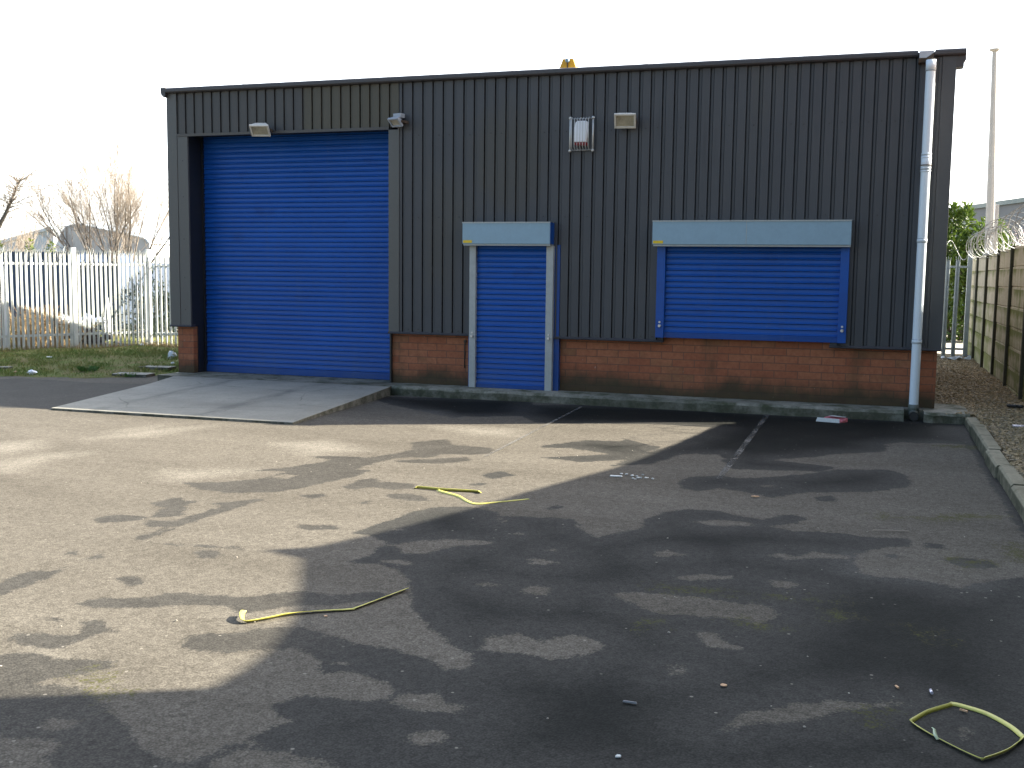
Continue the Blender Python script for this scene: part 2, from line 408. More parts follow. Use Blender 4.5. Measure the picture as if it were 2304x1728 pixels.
def leaf_mat(name, a, b, rough=.35):
    t = NT(name)
    n1 = t.noise(5, 3, .6); n2 = t.noise(40, 2, .5)
    c = t.mix(t.rng(t.math('ADD', t.math('MULTIPLY', n1, .5), t.math('MULTIPLY', n2, .5)), .35, .65), a, b)
    m_ = t.set(c, rough, 0, .5)
    tr = t.n('ShaderNodeBsdfTranslucent'); t.l(c, tr.inputs[0])
    mx = t.n('ShaderNodeMixShader'); mx.inputs[0].default_value = .22
    t.l(t.b.outputs[0], mx.inputs[1]); t.l(tr.outputs[0], mx.inputs[2]); t.l(mx.outputs[0], t.o.inputs[0])
    return m_
M['laurel'] = leaf_mat('laurel_leaf', (.055,.12,.014), (.17,.235,.036))
M['dark_leaf'] = leaf_mat('ivy_leaf', (.05,.10,.015), (.20,.22,.03))
M['blossom'] = leaf_mat('pink_blossom', (.50,.36,.36), (.68,.55,.52), .8)
M['hedge'] = leaf_mat('hedge_leaf', (.012,.025,.018), (.03,.05,.03), .6)

# ------------------------------------------------------------------ light
SUN_AZ, SUN_EL = R(26.5), R(29.9)          # azimuth measured from +X (along the facade) towards +Y (behind it)
sd = Vector((math.cos(SUN_AZ)*math.cos(SUN_EL), math.sin(SUN_AZ)*math.cos(SUN_EL), math.sin(SUN_EL)))
ld = bpy.data.lights.new('sun', 'SUN'); ld.energy = 5.0; ld.angle = R(.53); ld.color = (1, .91, .75)
lo = bpy.data.objects.new('sun', ld); COL.objects.link(lo); lo.location = (30, 12, 20)
lo.rotation_euler = sd.to_track_quat('Z', 'Y').to_euler()
w = bpy.data.worlds.new('World'); sc.world = w; w.use_nodes = True
sk = w.node_tree.nodes.new('ShaderNodeTexSky'); sk.sky_type = 'NISHITA'; sk.sun_disc = False
sk.sun_elevation = SUN_EL; sk.sun_rotation = math.pi/2-SUN_AZ; sk.dust_density = 2.5; sk.air_density = 1.0; sk.ozone_density = 1.0
# white glow added behind the unit to whiten the sky, kept off the facade
wt = w.node_tree; tc = wt.nodes.new('ShaderNodeTexCoord'); sx = wt.nodes.new('ShaderNodeSeparateXYZ'); wt.links.new(tc.outputs['Generated'], sx.inputs[0])
vr = wt.nodes.new('ShaderNodeMapRange'); vr.interpolation_type = 'SMOOTHSTEP'; wt.links.new(sx.outputs[1], vr.inputs[0])
for i_, v_ in ((1,-.05),(2,.75),(3,0.),(4,7.)): vr.inputs[i_].default_value = v_
cc = wt.nodes.new('ShaderNodeCombineColor')
for i_ in range(3): wt.links.new(vr.outputs[0], cc.inputs[i_])
ad = wt.nodes.new('ShaderNodeMix'); ad.data_type = 'RGBA'; ad.blend_type = 'ADD'; ad.inputs[0].default_value = 1
wt.links.new(sk.outputs[0], ad.inputs[6]); wt.links.new(cc.outputs[0], ad.inputs[7]); wt.links.new(ad.outputs[2], wt.nodes['Background'].inputs[0])
wt.nodes['Background'].inputs[1].default_value = .078
sc.view_settings.view_transform = 'Standard'; sc.view_settings.look = 'None'
sc.view_settings.exposure = 2.15; sc.view_settings.gamma = 1

# ------------------------------------------------------------------ yard
def z1(x, y): return (x/1.92, 800+y/1.92)
def z2(x, y): return (1152+x/1.92, 850+y/1.92)
def z3(x, y): return (x/1.92, 1200+y/1.92)
def z4(x, y): return (1152+x/1.92, 1200+y/1.92)
def z6(x, y): return (520+x/3.16, 1070+y/3.16)
def G(fn, *pts): return [tuple(onz(*fn(x, y), YZ)[:2]) for x, y in pts]
WET_SHADE = [
 G(z1,(800,550),(950,545),(1130,530),(1240,500),(1110,495),(1290,475),(1440,450),(1340,435),(1420,432),(1600,440),(1760,415),(1790,385),(1760,378),(1880,365),(1930,362),(1950,385),(2130,400),(2130,420),(2050,428),(1900,425),(1870,440),(1720,440),(1620,460),(1540,490),(1590,495),(1540,520),(1400,550),(1300,570),(1180,590),(980,592),(850,575)),
 G(z1,(1710,455),(1900,445),(2020,440),(2030,455),(1940,462),(1900,468),(1730,460)),
 G(z1,(1480,570),(1560,535),(1620,530),(1640,545),(1790,555),(1800,575),(1700,580),(1600,565),(1520,580)),
 G(z1,(1670,600),(1760,595),(1830,610),(1860,630),(1780,628),(1680,615)),
 G(z1,(1300,605),(1390,598),(1405,606),(1350,617)),
 G(z1,(400,710),(450,692),(560,690),(640,700),(700,660),(650,640),(740,615),(780,615),(790,628),(850,630),(800,650),(790,690),(700,700),(630,705),(560,720),(430,722)),
 G(z1,(590,780),(680,765),(800,700),(960,655),(930,640),(1100,622),(1140,622),(1050,650),(900,700),(740,750),(640,795),(600,800)),
 G(z1,(625,730),(650,712),(720,718),(800,705),(740,740),(660,742)),
 G(z1,(640,806),(860,818),(1040,828),(1060,842),(860,828),(760,824)),
 G(z1,(840,845),(900,842),(960,860),(930,877),(860,872)),
 G(z1,(1300,733),(1450,738),(1460,750),(1350,757),(1290,744)),
 G(z1,(280,857),(330,846),(322,868)), G(z1,(360,882),(440,857),(442,872),(380,888)),
 G(z1,(1556,630),(1592,626),(1592,642),(1562,643)),
 G(z3,(0,215),(60,180),(180,165),(200,175),(320,140),(260,165),(140,220),(0,265),(-60,290),(-60,230)),
 G(z3,(505,195),(600,185),(620,195),(600,222),(560,225)),
 G(z3,(330,300),(400,285),(480,280),(650,280),(720,258),(860,262),(960,272),(1100,280),(1200,260),(1300,250),(1400,268),(1500,263),(1620,250),(1700,280),(1500,300),(1400,312),(1250,312),(1150,330),(1020,350),(1000,335),(1010,320),(900,310),(780,305),(640,320),(480,320),(380,322)),
 G(z3,(40,450),(80,425),(150,425),(220,440),(340,435),(370,400),(350,380),(430,375),(470,400),(500,425),(400,440),(340,470),(250,500),(160,495),(90,475)),
 G(z3,(170,368),(220,362),(260,375),(240,383)),
 G(z3,(-80,530),(0,525),(80,515),(170,520),(220,545),(350,545),(480,550),(490,570),(380,600),(280,622),(220,628),(120,648),(300,660),(400,680),(430,745),(505,780),(540,840),(600,920),(680,968),(770,985),(870,972),(930,928),(1010,905),(1100,905),(1200,955),(1350,988),(1600,1040),(100,1060),(-90,1050)),
 G(z3,(780,480),(850,440),(960,435),(1100,420),(1230,408),(1330,408),(1430,445),(1560,482),(1560,560),(1390,560),(1300,500),(1130,500),(1000,510),(860,500)),
 G(z1,(-90,105),(100,98),(420,118),(640,122),(660,135),(420,190),(215,230),(0,226),(-90,225)),  # shaded strip left of the ramp, shade painted as a dark patch
 # main damp area; its edge follows the cast shadow, some shade painted in
 G(z6,(850,408),(1100,330),(1300,258),(1480,222),(1700,226),(1890,258),(1900,345),(2060,338),(2212,318),(2330,300)) +
 G(z2,(360,690),(500,660),(560,650),(570,610),(680,575),(760,570),(900,575),(1000,600),(1070,610),(1200,590),(1270,605),(1230,625),(1100,640),(1200,660),(1400,670),(1560,690),(1700,710),(1720,730),(1600,730),(1490,760),(1485,800)) +
 G(z4,(1490,170),(1560,188),(1700,198),(1850,220),(1950,250),(2000,220),(2100,200),(2300,190),(2420,1100),(700,1100),(0,1060)) +
 G(z3,(1600,1040),(1480,1000),(1260,950),(1120,915),(1090,880),(1210,830),(1290,800),(1210,790),(1200,745),(1280,712),(1400,705),(1420,720),(1560,732),(1660,732),(1705,690),(1690,655),(1560,605),(1400,600),(1400,560),(1560,560),(1560,484),(1700,505),(1850,545),(1930,592),(2020,590),(2030,520),(1950,460),(1850,400),(1790,345),(1780,262)) +
 G(z6,(1280,765),(1285,730),(1205,700),(1205,660),(1050,628),(830,612),(1000,570),(1110,470),(1000,432)),
 # band under the parking line end
 G(z2,(715,460),(760,428),(900,423),(1000,435),(1150,425),(1330,408),(1400,398),(1640,398),(1700,420),(1725,470),(1560,490),(1300,492),(1210,500),(1120,517),(1000,490),(900,475),(800,490),(740,477)),
 G(z2,(150,566),(200,550),(222,560),(192,572)), G(z2,(-40,600),(20,598),(270,612),(285,640),(200,662),(20,668)),
 # along the plinth and right hand bay: damp mixed with painted roof shade
 G(z2,(0,150),(60,118),(300,118),(700,128),(1300,165),(1950,190),(2010,290),(1850,282),(1640,288),(1600,320),(1380,332),(1300,345),(1150,350),(1130,358),(1270,372),(1400,388),(1330,405),(1100,398),(950,395),(915,360),(900,330),(720,335),(600,372),(430,382),(560,330),(700,290),(800,250),(860,215),(600,200),(250,198),(100,190)),
 G(z2,(480,262),(470,275),(330,268),(150,290),(120,300),(250,303),(420,330),(330,336),(110,345),(300,365),(520,350),(640,300)),
 G(z1,(1560,170),(1750,180),(2212,190),(2300,200),(2300,260),(2140,262),(1960,270),(1700,215)),
 G(z1,(2080,520),(2160,500),(2230,520),(2130,535)), G(z1,(2030,560),(2060,552),(2110,556),(2060,566)),
 # gutter line along the right kerb
 G(z2,(1940,262),(2010,350),(2060,450),(2130,560),(2220,690),(2330,860),(2330,640),(2200,440),(2080,300),(2010,240)),
 G(z2,(1600,690),(1700,692),(1725,710),(1640,712)), G(z2,(1780,715),(1850,720),(1865,735),(1790,735)), G(z2,(1600,765),(1660,760),(1685,775),(1620,782)),
 G(z2,(1850,780),(1930,778),(2080,795),(2100,820),(1960,825),(1900,800)),
 G(z2,(1310,515),(1380,508),(1410,530),(1330,532)),
]
DRY = [
 G(z1,(1160,525),(1220,510),(1290,514),(1240,532)),
 G(z6,(1150,500),(1250,470),(1400,450),(1600,450),(1780,462),(1860,475),(1780,495),(1600,500),(1480,530),(1380,560),(1180,555),(1200,520)),
 G(z6,(1060,600),(1140,585),(1250,600),(1330,625),(1250,635),(1080,618)),
 G(z6,(1150,378),(1190,370),(1230,380),(1190,390)), G(z6,(1980,412),(2040,400),(2100,412),(2040,428)),
 G(z6,(2085,600),(2212,590),(2330,615),(2212,640),(2100,620)), G(z6,(1750,770),(1850,755),(1920,775),(1830,790)), G(z6,(2060,800),(2212,785),(2320,800),(2212,830)),
 G(z2,(780,622),(900,612),(1030,625),(1040,640),(860,640)),
 G(z4,(1090,100),(1150,85),(1230,100),(1300,80),(1460,95),(1460,112),(1330,108),(1200,115)),
 G(z4,(600,85),(680,72),(760,90),(700,100),(620,98)), G(z4,(130,65),(190,60),(190,75),(140,75)), G(z4,(50,118),(110,108),(230,130),(120,138)),
 G(z4,(30,240),(100,222),(180,235),(150,270),(60,262)),
 G(z4,(700,190),(820,172),(1000,185),(920,202),(760,205)), G(z4,(1090,195),(1180,210),(1260,220),(1200,245),(1130,235)),
 G(z4,(410,255),(560,250),(720,262),(950,295),(1110,315),(1160,350),(1080,405),(1000,372),(860,360),(650,350),(560,320)),
 G(z4,(790,430),(870,425),(930,470),(1040,490),(990,503),(850,490)),
 G(z4,(-130,440),(0,428),(80,440),(130,470),(250,430),(330,440),(405,490),(330,520),(180,550),(110,535),(0,512),(-130,510)),
 G(z4,(920,845),(980,770),(1100,765),(1230,730),(1400,720),(1560,735),(1640,725),(1740,745),(1560,755),(1430,770),(1330,800),(1200,825),(1060,820),(960,845)),
 G(z4,(1920,850),(1990,840),(2010,880),(1960,900)), G(z4,(680,575),(740,565),(770,600),(700,605)),
 G(z3,(-90,870),(0,865),(60,885),(200,878),(290,910),(250,945),(205,965),(215,1010),(220,1070),(-90,1070)),
 G(z3,(160,830),(200,800),(300,805),(320,815),(260,850),(190,860)),
 G(z3,(900,1060),(905,1010),(950,955),(1050,930),(1150,942),(1250,975),(1440,1005),(1500,1060)),
 G(z3,(1690,735),(1760,690),(1890,690),(1930,730),(2020,745),(1990,785),(1850,775),(1740,755)),
 G(z3,(1740,880),(1830,850),(1930,855),(1940,885),(1860,935),(1790,915)),
 G(z3,(2050,215),(2110,205),(2170,220),(2100,232)), G(z3,(2080,485),(2140,440),(2260,425),(2340,500),(2212,500)),
 G(z2,(700,335),(800,328),(930,350),(900,358),(760,350)), G(z2,(1060,465),(1110,458),(1150,468),(1090,472)),
 G(z2,(1600,290),(1680,278),(1850,285),(1960,310),(1750,305)),
 G(z1,(1900,285),(2000,262),(2140,268),(2050,290)),
]
MOSS = [G(z2,(1670,600),(1850,590),(2060,590),(2140,600),(1950,612),(1830,618)), G(z2,(1560,590),(1620,585),(1640,600),(1580,605)), G(z4,(600,230),(760,235),(950,255),(1130,270),(1370,285),(1450,300),(1240,285),(900,265),(640,245)),
 G(z4,(1340,330),(1480,355),(1400,372)), G(z4,(1680,405),(1840,430),(1900,480),(1780,460),(1690,430)), G(z4,(520,380),(640,370),(640,395),(540,400)), G(z4,(1490,770),(1620,765),(1600,810),(1500,800)),
 G(z4,(960,365),(1040,380),(1180,395),(1080,408)), G(z2,(2140,705),(2212,720),(2300,800),(2212,770)), G(z2,(1800,290),(2020,290),(2030,310),(1850,300)), G(z4,(2130,40),(2212,40),(2240,130),(2150,110)), G(z4,(1850,90),(1980,110),(2080,130),(1960,150)),
 G(z3,(400,660),(480,650),(500,720),(430,730)), G(z3,(350,615),(460,580),(480,640),(400,650))]
PALE = [G(z1,(-80,380),(160,370),(180,400),(60,420),(-80,415)), G(z1,(0,470),(180,430),(360,425),(200,450),(40,500)), G(z1,(400,360),(640,320),(900,305),(640,350)), G(z1,(1180,380),(1420,370),(1560,410),(1340,425),(1250,400)),
 G(z1,(1900,308),(2212,318),(2250,350),(2050,340)), G(z1,(500,330),(560,320),(700,300),(560,340)), G(z3,(170,515),(210,508),(230,540),(190,530)), G(z1,(720,500),(1080,495),(760,540))]
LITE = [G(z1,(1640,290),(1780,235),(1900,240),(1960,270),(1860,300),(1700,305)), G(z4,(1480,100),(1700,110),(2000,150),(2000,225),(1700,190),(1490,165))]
xs = np.arange(-13.0, 11.72, .05); ys = np.arange(-16.5, 1.2, .05)
PX, PY = np.meshgrid(xs, ys)
def sdf(poly):
    p = np.array(poly); mnx, mny = p.min(0)-1.0; mxx, mxy = p.max(0)+1.0
    D = np.full(PX.shape, 1.0)
    msk = (PX > mnx) & (PX < mxx) & (PY > mny) & (PY < mxy)
    if not msk.any(): return D
    X, Y = PX[msk], PY[msk]; d = np.full(X.shape, 1e9); ins = np.zeros(X.shape, bool)
    for i in range(len(p)):
        a, b = p[i-1], p[i]; e = b-a; L = e@e+1e-12
        t = np.clip(((X-a[0])*e[0]+(Y-a[1])*e[1])/L, 0, 1)
        d = np.minimum(d, np.hypot(X-a[0]-t*e[0], Y-a[1]-t*e[1]))
        c = ((a[1] > Y) != (b[1] > Y)); 
        with np.errstate(divide='ignore', invalid='ignore'):
            ins ^= c & (X < (b[0]-a[0])*(Y-a[1])/(b[1]-a[1])+a[0])
    D[msk] = np.minimum(np.where(ins, -d, d), 1.0)
    return D
wet_shade = np.full(PX.shape, 1.0); N_LIT_TONE = 22
for p in WET_SHADE: wet_shade = np.minimum(wet_shade, sdf(p))
lit_tone = np.zeros(PX.shape)
for p in WET_SHADE[:N_LIT_TONE]: lit_tone = np.maximum(lit_tone, np.clip(.9-sdf(p)*2, 0, 1))
for p in WET_SHADE[N_LIT_TONE:]: lit_tone = np.minimum(lit_tone, np.clip(.0+sdf(p)*3, 0, 1))
for p in DRY: wet_shade = np.maximum(wet_shade, -sdf(p))
moss = np.zeros(PX.shape)
for p in MOSS: moss = np.maximum(moss, np.clip(.5-sdf(p)*2.2, 0, 1))
pale = np.zeros(PX.shape)
for p in PALE: pale = np.maximum(pale, np.clip(.5-sdf(p)*2.5, 0, 1))
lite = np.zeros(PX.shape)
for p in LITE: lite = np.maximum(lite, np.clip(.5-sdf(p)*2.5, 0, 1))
nx, ny = len(xs), len(ys)
zz = YZ + .004*np.sin(PX*1.3+.4*PY)*np.cos(PY*1.1) 
verts = np.stack([PX.ravel(), PY.ravel(), zz.ravel()], 1)
I = np.arange((ny-1)*nx).reshape(ny-1, nx)[:, :-1].ravel()
faces = np.stack([I, I+1, I+nx+1, I+nx], 1)
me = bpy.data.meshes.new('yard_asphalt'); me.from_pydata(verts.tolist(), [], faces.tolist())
for nm, arr in (('lit_tone', lit_tone), ('wet_shade', wet_shade), ('moss', moss), ('pale', pale), ('lite', lite)):
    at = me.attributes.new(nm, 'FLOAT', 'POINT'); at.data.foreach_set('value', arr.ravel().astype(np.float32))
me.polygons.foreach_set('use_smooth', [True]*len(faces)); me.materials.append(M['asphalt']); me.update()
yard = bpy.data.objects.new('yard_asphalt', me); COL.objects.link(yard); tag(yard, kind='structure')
tag(MB().sheet([(-900,-900),(900,-900),(900,900),(-900,900)], -.22).build('ground', M['ground']), kind='structure')

# worn painted bay lines
def line_mat():
    t = NT('worn_bay_paint')
    t.set(t.mix(t.noise(30), (.10,.097,.09), (.20,.194,.18)), .85, 0, .2)
    f = t.rng(t.math('ADD', t.math('MULTIPLY', t.noise(2.2, 5, .6), .55), t.math('MULTIPLY', t.noise(45, 3, .7), .45)), .40, .62)
    tr = t.n('ShaderNodeBsdfTransparent'); mx = t.n('ShaderNodeMixShader'); t.l(f, mx.inputs[0])
    t.l(tr.outputs[0], mx.inputs[1]); t.l(t.b.outputs[0], mx.inputs[2]); t.l(mx.outputs[0], t.o.inputs[0])
    return t.m
M['line'] = line_mat()
def bay(a, b, wd):
    a = onz(*a, YZ); b = onz(*b, YZ); n = 14; d = (b-a); px = Vector((d.y, -d.x, 0)).normalized()*wd/2
    mb = MB()
    for i in range(n+1):
        p = a+d*(i/n); mb.v += [tuple(p-px+Vector((0,0,.009))), tuple(p+px+Vector((0,0,.009)))]
    mb.f = [(2*i, 2*i+1, 2*i+3, 2*i+2) for i in range(n)]; mb.sm = [False]*n
    tag(mb.build('bay_line', M['line']), kind='structure')
bay((1309, 916), (1090, 1030), .04); bay((1727, 934), (1617, 1080), .06)

# concrete ramp to the roller door, plinth along the facade
mb = MB()
FZ = YZ+.030
top = [(.80,-3.66,FZ),(4.18,-3.60,FZ),(4.08,-2.0,-.05),(3.96,-.47,-.004),(.30,-.47,-.004),(.50,-1.3,-.03)]
mb.add([(x,y,z) for x,y,z in top]+[(x,y,YZ-.06) for x,y,z in top], [tuple(range(6))]+[(i+6,(i+1)%6+6,(i+1)%6,i) for i in range(6)])
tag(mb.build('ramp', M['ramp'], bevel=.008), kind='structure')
mb = MB()
def rough_slab(x0, x1, y0, y1, zt, zb, seed, step=.22):
    rd = random.Random(seed); n = max(2, int((x1-x0)/step)); mb_ = MB()
    for i in range(n+1):
        x = x0+(x1-x0)*i/n; j = rd.uniform(-.018,.018); k = rd.uniform(-.010,.006)
        mb_.v += [(x,y0+j,zb),(x,y0+j-.004,zt-.03+k),(x,y0+.03+j,zt+k*.4),(x,y1,zt)]
    for i in range(n):
        for q in range(3): mb_.f.append((4*i+q, 4*i+4+q, 4*i+5+q, 4*i+1+q)); mb_.sm.append(True)
    for i in (0, n): mb_.f.append((4*i,4*i+1,4*i+2,4*i+3)); mb_.sm.append(False)
    return mb_
a_ = rough_slab(3.96, 10.885, -.45, .2, 0, YZ-.05, 1); b_ = rough_slab(11.115, 11.64, -.45, .6, 0, YZ-.05, 2, .1)
a_.add(b_.v, b_.f); a_.box(.0, 3.96, -.47, .45, YZ-.05, -.003); a_.box(10.885, 11.115, -.20, .2, YZ-.05, -.002)
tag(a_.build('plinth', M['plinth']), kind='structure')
# moss and grit at the foot of the plinth
# right hand kerb and gravel strip
kb = MB(); rd = random.Random(5); y = .35
xk = 11.565
y = -.40
while y > -16:
    L = .92
    for s_ in range(4):
        pass
    dx = rd.uniform(-.012,.012); dz = rd.uniform(-.012,.008); x0 = xk+dx+(max(0, y+.6)*.05)
    if y > -.9: dz -= .03+.02*max(0, y)
    kb.prism([(x0,YZ-.1),(x0+.004,-.028+dz),(x0+.025,-.004+dz),(x0+.135,-.004+dz),(x0+.135,YZ-.1)], 'y', y-L+.008, y)
    y -= L
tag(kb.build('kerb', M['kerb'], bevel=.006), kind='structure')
gx = np.arange(11.2, 12.75, .06); gy = np.arange(-16, 10.6, .08)
def gz(x, y):
    lo_ = -.018 if y < -.2 else -.018
    return lo_ + .018*math.sin(x*7+y*2.1)*math.sin(y*3.3) + .03*max(0, (x-12.1))
mb = MB(); nx2 = len(gx)
for yy in gy:
    for xx in gx:
        x_ = max(xx, 11.68) if yy < -.42 else (max(xx, 11.30))
        mb.v.append((x_, yy, gz(x_, yy) - (.05 if (yy < -.42 and x_ < 11.70) else 0)))
for i in range(len(gy)-1):
    for j in range(nx2-1): mb.f.append((i*nx2+j, i*nx2+j+1, (i+1)*nx2+j+1, (i+1)*nx2+j)); mb.sm.append(True)
tag(mb.build('gravel_bed', M['gravel']), kind='structure')
def stones(n, seed, mt, xr, yr, sz):
    rd = random.Random(seed); mb = MB()
    for _ in range(n):
        x = rd.uniform(*xr); yy = yr[0]+(yr[1]-yr[0])*rd.random()**1.4
        if yy > -.4 and x < 11.5 and yy < .7: x += .25
        if yy < -.42 and x < 11.70: x = rd.uniform(11.7, 12.4)
        s = rd.uniform(*sz); a = rd.random()*6.28; c = Vector((x, yy, gz(x, yy)+s*.2))
        q = Matrix.Rotation(a, 3, 'Z') @ Matrix.Rotation(rd.uniform(-.5,.5), 3, 'X')
        vs = [q@Vector((sx*s*rd.uniform(.5,1), sy*s*rd.uniform(.4,.8), sz_*s*rd.uniform(.3,.55))) + c for sz_ in (-1,1) for sy in (-1,1) for sx in (-1,1)]
        mb.add(vs, [(0,2,3,1),(4,5,7,6),(0,1,5,4),(1,3,7,5),(3,2,6,7),(2,0,4,6)])
    return mb.build('gravel', mt)
tag(stones(5200, 3, M['stone'][0], (11.35,12.45), (-5,9.8), (.008,.024)), kind='stuff')
tag(stones(3200, 4, M['stone'][1], (11.35,12.45), (-5,9.8), (.008,.022)), kind='stuff')
tag(MB().sheet([(5,11.2),(40,11.2),(40,15.2),(5,15.2)], -.05).build('road', M['road']), kind='structure')

# ------------------------------------------------------------------ building
BW, ZT = 11.29, 4.405
unit = empty('industrial_unit', 'dark grey ribbed metal industrial unit on a red brick base', 'building', (5.6, 0, 0))
def part(mb, name, mt, parent=None, bevel=0, label=None):
    o = mb.build(name, mt, parent or unit, bevel)
    if (parent or unit) is unit: o.matrix_parent_inverse = Matrix.Translation((-5.6, 0, 0))
    if label: o['label'] = label
    return o
PER, GW, GB, YO, YI = .1565, .054, .040, -.05, -.034
YS = .004                                    # bottom of the dark slot beside each rib
PH = ony(931, 180, YO).x
def ribs(x0, x1, za, zb, mb, ph=PH):
    """box-profile sheet: flat pans with narrow recessed troughs"""
    pts = [(x0, YO)]
    k = math.floor((x0-ph)/PER)-1
    while True:
        c = ph+k*PER; k += 1
        if c-GW/2 > x1: break
        for dx, y in ((-.027, YO), (-.0255, YS), (-.0125, YS), (-.0105, YI), (.0185, YI), (.0195, YI+.016), (.0245, YI+.016), (.026, YO)):
            if x0 < c+dx < x1: pts.append((c+dx, y))
    pts.append((x1, YO)); n = len(pts); o = len(mb.v)
    mb.v += [(x, y, za) for x, y in pts]+[(x, y, zb) for x, y in pts]
    for i in range(n-1): mb.f.append((o+i, o+i+1, o+n+i+1, o+n+i)); mb.sm.append(False)
mb = MB()
for x0, x1, zb in ((3.905,5.02,.752),(5.02,6.27,2.0),(6.27,7.795,.752),(7.795,9.96,.86),(9.96,11.10,.752)):
    ribs(x0, x1, zb, ZT-.02, mb)
# fasteners along the sheeting rails
screw0 = None
def screw(x, z):
    global screw0
    if screw0 is None: screw0 = part(MB().tube([(5.6, YO+.002, 0), (5.6, YO-.007, 0)], .0085, 8), 'screw', M['screw']); o = screw0
    else: o = cp(screw0, unit); o.matrix_parent_inverse = screw0.matrix_parent_inverse
    o.location = (x-5.6, 0, z)
def screws(mb, x0, x1, zrow, skip=1, sd_=0):
    rd = random.Random(sd_); k = math.ceil((x0-PH)/PER); c = PH+k*PER+PER/2
    while c < x1:
        if rd.random() < .62:
            screw(c, zrow+rd.uniform(-.01,.01))
        c += PER*skip
part(mb, 'cladding', M['clad'])
screws(mb, 4.0, 11.0, 3.57, 1, 1); screws(mb, 6.4, 11.0, .80, 1, 2); screws(mb, 3.95, 5.0, .80, 1, 3); screws(mb, 4.0, 11.0, 2.42, 2, 4)
for z_ in (3.3, 2.75, 2.1, 1.5, 1.0):
    for xx in (.24, 3.83): screw(xx, z_)
mb = MB(); ribs(.15, 3.905, 3.705, ZT-.02, mb, ony(418.5, 225, YO).x); part(mb, 'door_fascia', M['cladf'])
mb = MB().prism([(YO-.012,3.668),(YO-.016,3.708),(YO+.004,3.708),(YO+.06,3.672)], 'x', .15, 3.74); part(mb, 'fascia_drip', M['flash'])
# corner and door-post flashings
mb = MB(); mb.box(-.03,.148,-.062,-.02,.735,ZT-.02); mb.box(.152,.335,-.056,-.02,.735,3.667); mb.box(-.03,-.01,-.02,4.9,.735,ZT-.02)
part(mb, 'post_flashing', M['flashl'], bevel=.003)
mb = MB(); mb.box(3.735,3.903,-.058,-.02,.735,3.667); mb.prism([(3.885,-.064),(3.905,-.064),(3.905,-.05),(3.885,-.05)], 'z', .735, 3.70)
part(mb, 'post_flashing', M['flashl'], bevel=.003)
mb = MB(); mb.box(11.10,11.135,-.058,-.02,.735,ZT-.03); mb.box(11.137,BW+.005,-.068,-.02,.735,ZT-.03); part(mb, 'corner_flashing', M['flash'], bevel=.003)
# reveals of the door opening (dark folded sheet)
mb = MB(); mb.box(.315,.338,-.02,.40,.735,3.70); mb.box(.315,.330,.14,.42,0,.735); mb.box(3.735,3.76,-.02,.40,0,3.70); mb.box(.335,3.74,-.01,.40,3.70,3.73)
mb.box(.335,3.74,.39,.43,3.35,3.70)
part(mb, 'door_reveal', M['darkflash'])
# drip flashings above the brickwork
for x0, x1 in ((-.045,.345),(3.73,5.0),(6.27,7.80),(9.955,11.30)):
    part(MB().prism([(-.072,.728),(-.076,.742),(-.056,.762),(.05,.772),(.05,.735)], 'x', x0, x1), 'drip_flashing', M['trim'])
# brick base
part(MB().prism([(.03,.03),(.315,.03),(.315,.14),(.30,.14),(.30,6.6),(.03,6.6)], 'z', -.05, .745), 'brick_base', M['brick'])
part(MB().box(3.745,4.99,.03,.30,-.05,.75), 'brick_base', M['brick'])
part(MB().prism([(6.335,-.05),(11.255,-.05),(11.255,.752),(9.99,.752),(9.99,.875),(7.76,.875),(7.76,.752),(6.335,.752)], 'y', .03, .30), 'brick_base', M['brick'])
part(MB().box(11.0,11.25,.302,6.6,-.05,.752), 'brick_base', M['brick'])
# roof, eaves trim, verges, side and rear walls
prof = [(0.0,ZT),(-.085,ZT+.002),(-.115,ZT-.010),(-.128,ZT-.028),(-.128,ZT-.062),(-.116,ZT-.078),(-.052,ZT-.088),(-.03,ZT-.088)]
mb = MB(); mb.prism(prof, 'x', -.075, 10.85); mb.prism(prof, 'x', 11.045, 11.395)
for sx in (1.35, 4.4, 7.45): mb.prism([(-.1305,ZT-.066),(-.1305,ZT-.027),(-.117,ZT-.008),(-.085,ZT+.004),(-.085,ZT-.066)], 'x', sx, sx+.06)
part(mb, 'eaves_trim', M['trim'])
mb = MB(); mb.prism([(11.29,ZT+.001),(11.40,ZT+.001),(11.40,ZT-.135),(11.378,ZT-.165),(11.378,ZT-.215),(11.31,ZT-.222),(11.29,ZT-.222)], 'y', -.07, .10); part(mb, 'verge_trim', M['trim']); mb = MB()
mb.prism([(0.0,ZT+.001),(-.088,ZT+.001),(-.078,ZT-.10),(-.04,ZT-.14),(-.01,ZT-.14),(0,ZT-.1)], 'y', -.126, 5.0)
part(mb, 'verge_trim', M['trim'])
mb = MB(); mb.box(0.0,11.29,-.02,5.05,ZT-.06,ZT-.012)
mb.prism([(5.05,ZT-.06),(6.75,2.76),(6.75,2.7),(5.05,ZT-.14)], 'x', -.03, 11.33)
part(mb, 'roof', M['shedroof'])
mb = MB()
mb.prism([(.0,.745),(6.65,.745),(6.65,2.75),(5.05,ZT-.06),(.0,ZT-.06)], 'x', .0, .02); mb.prism([(.0,.752),(6.65,.752),(6.65,2.75),(5.05,ZT-.06),(.0,ZT-.06)], 'x', 11.255, 11.285)
mb.box(.0,11.28,6.65,6.70,-.05,2.72)
part(mb, 'rear_wall', M['clad'])
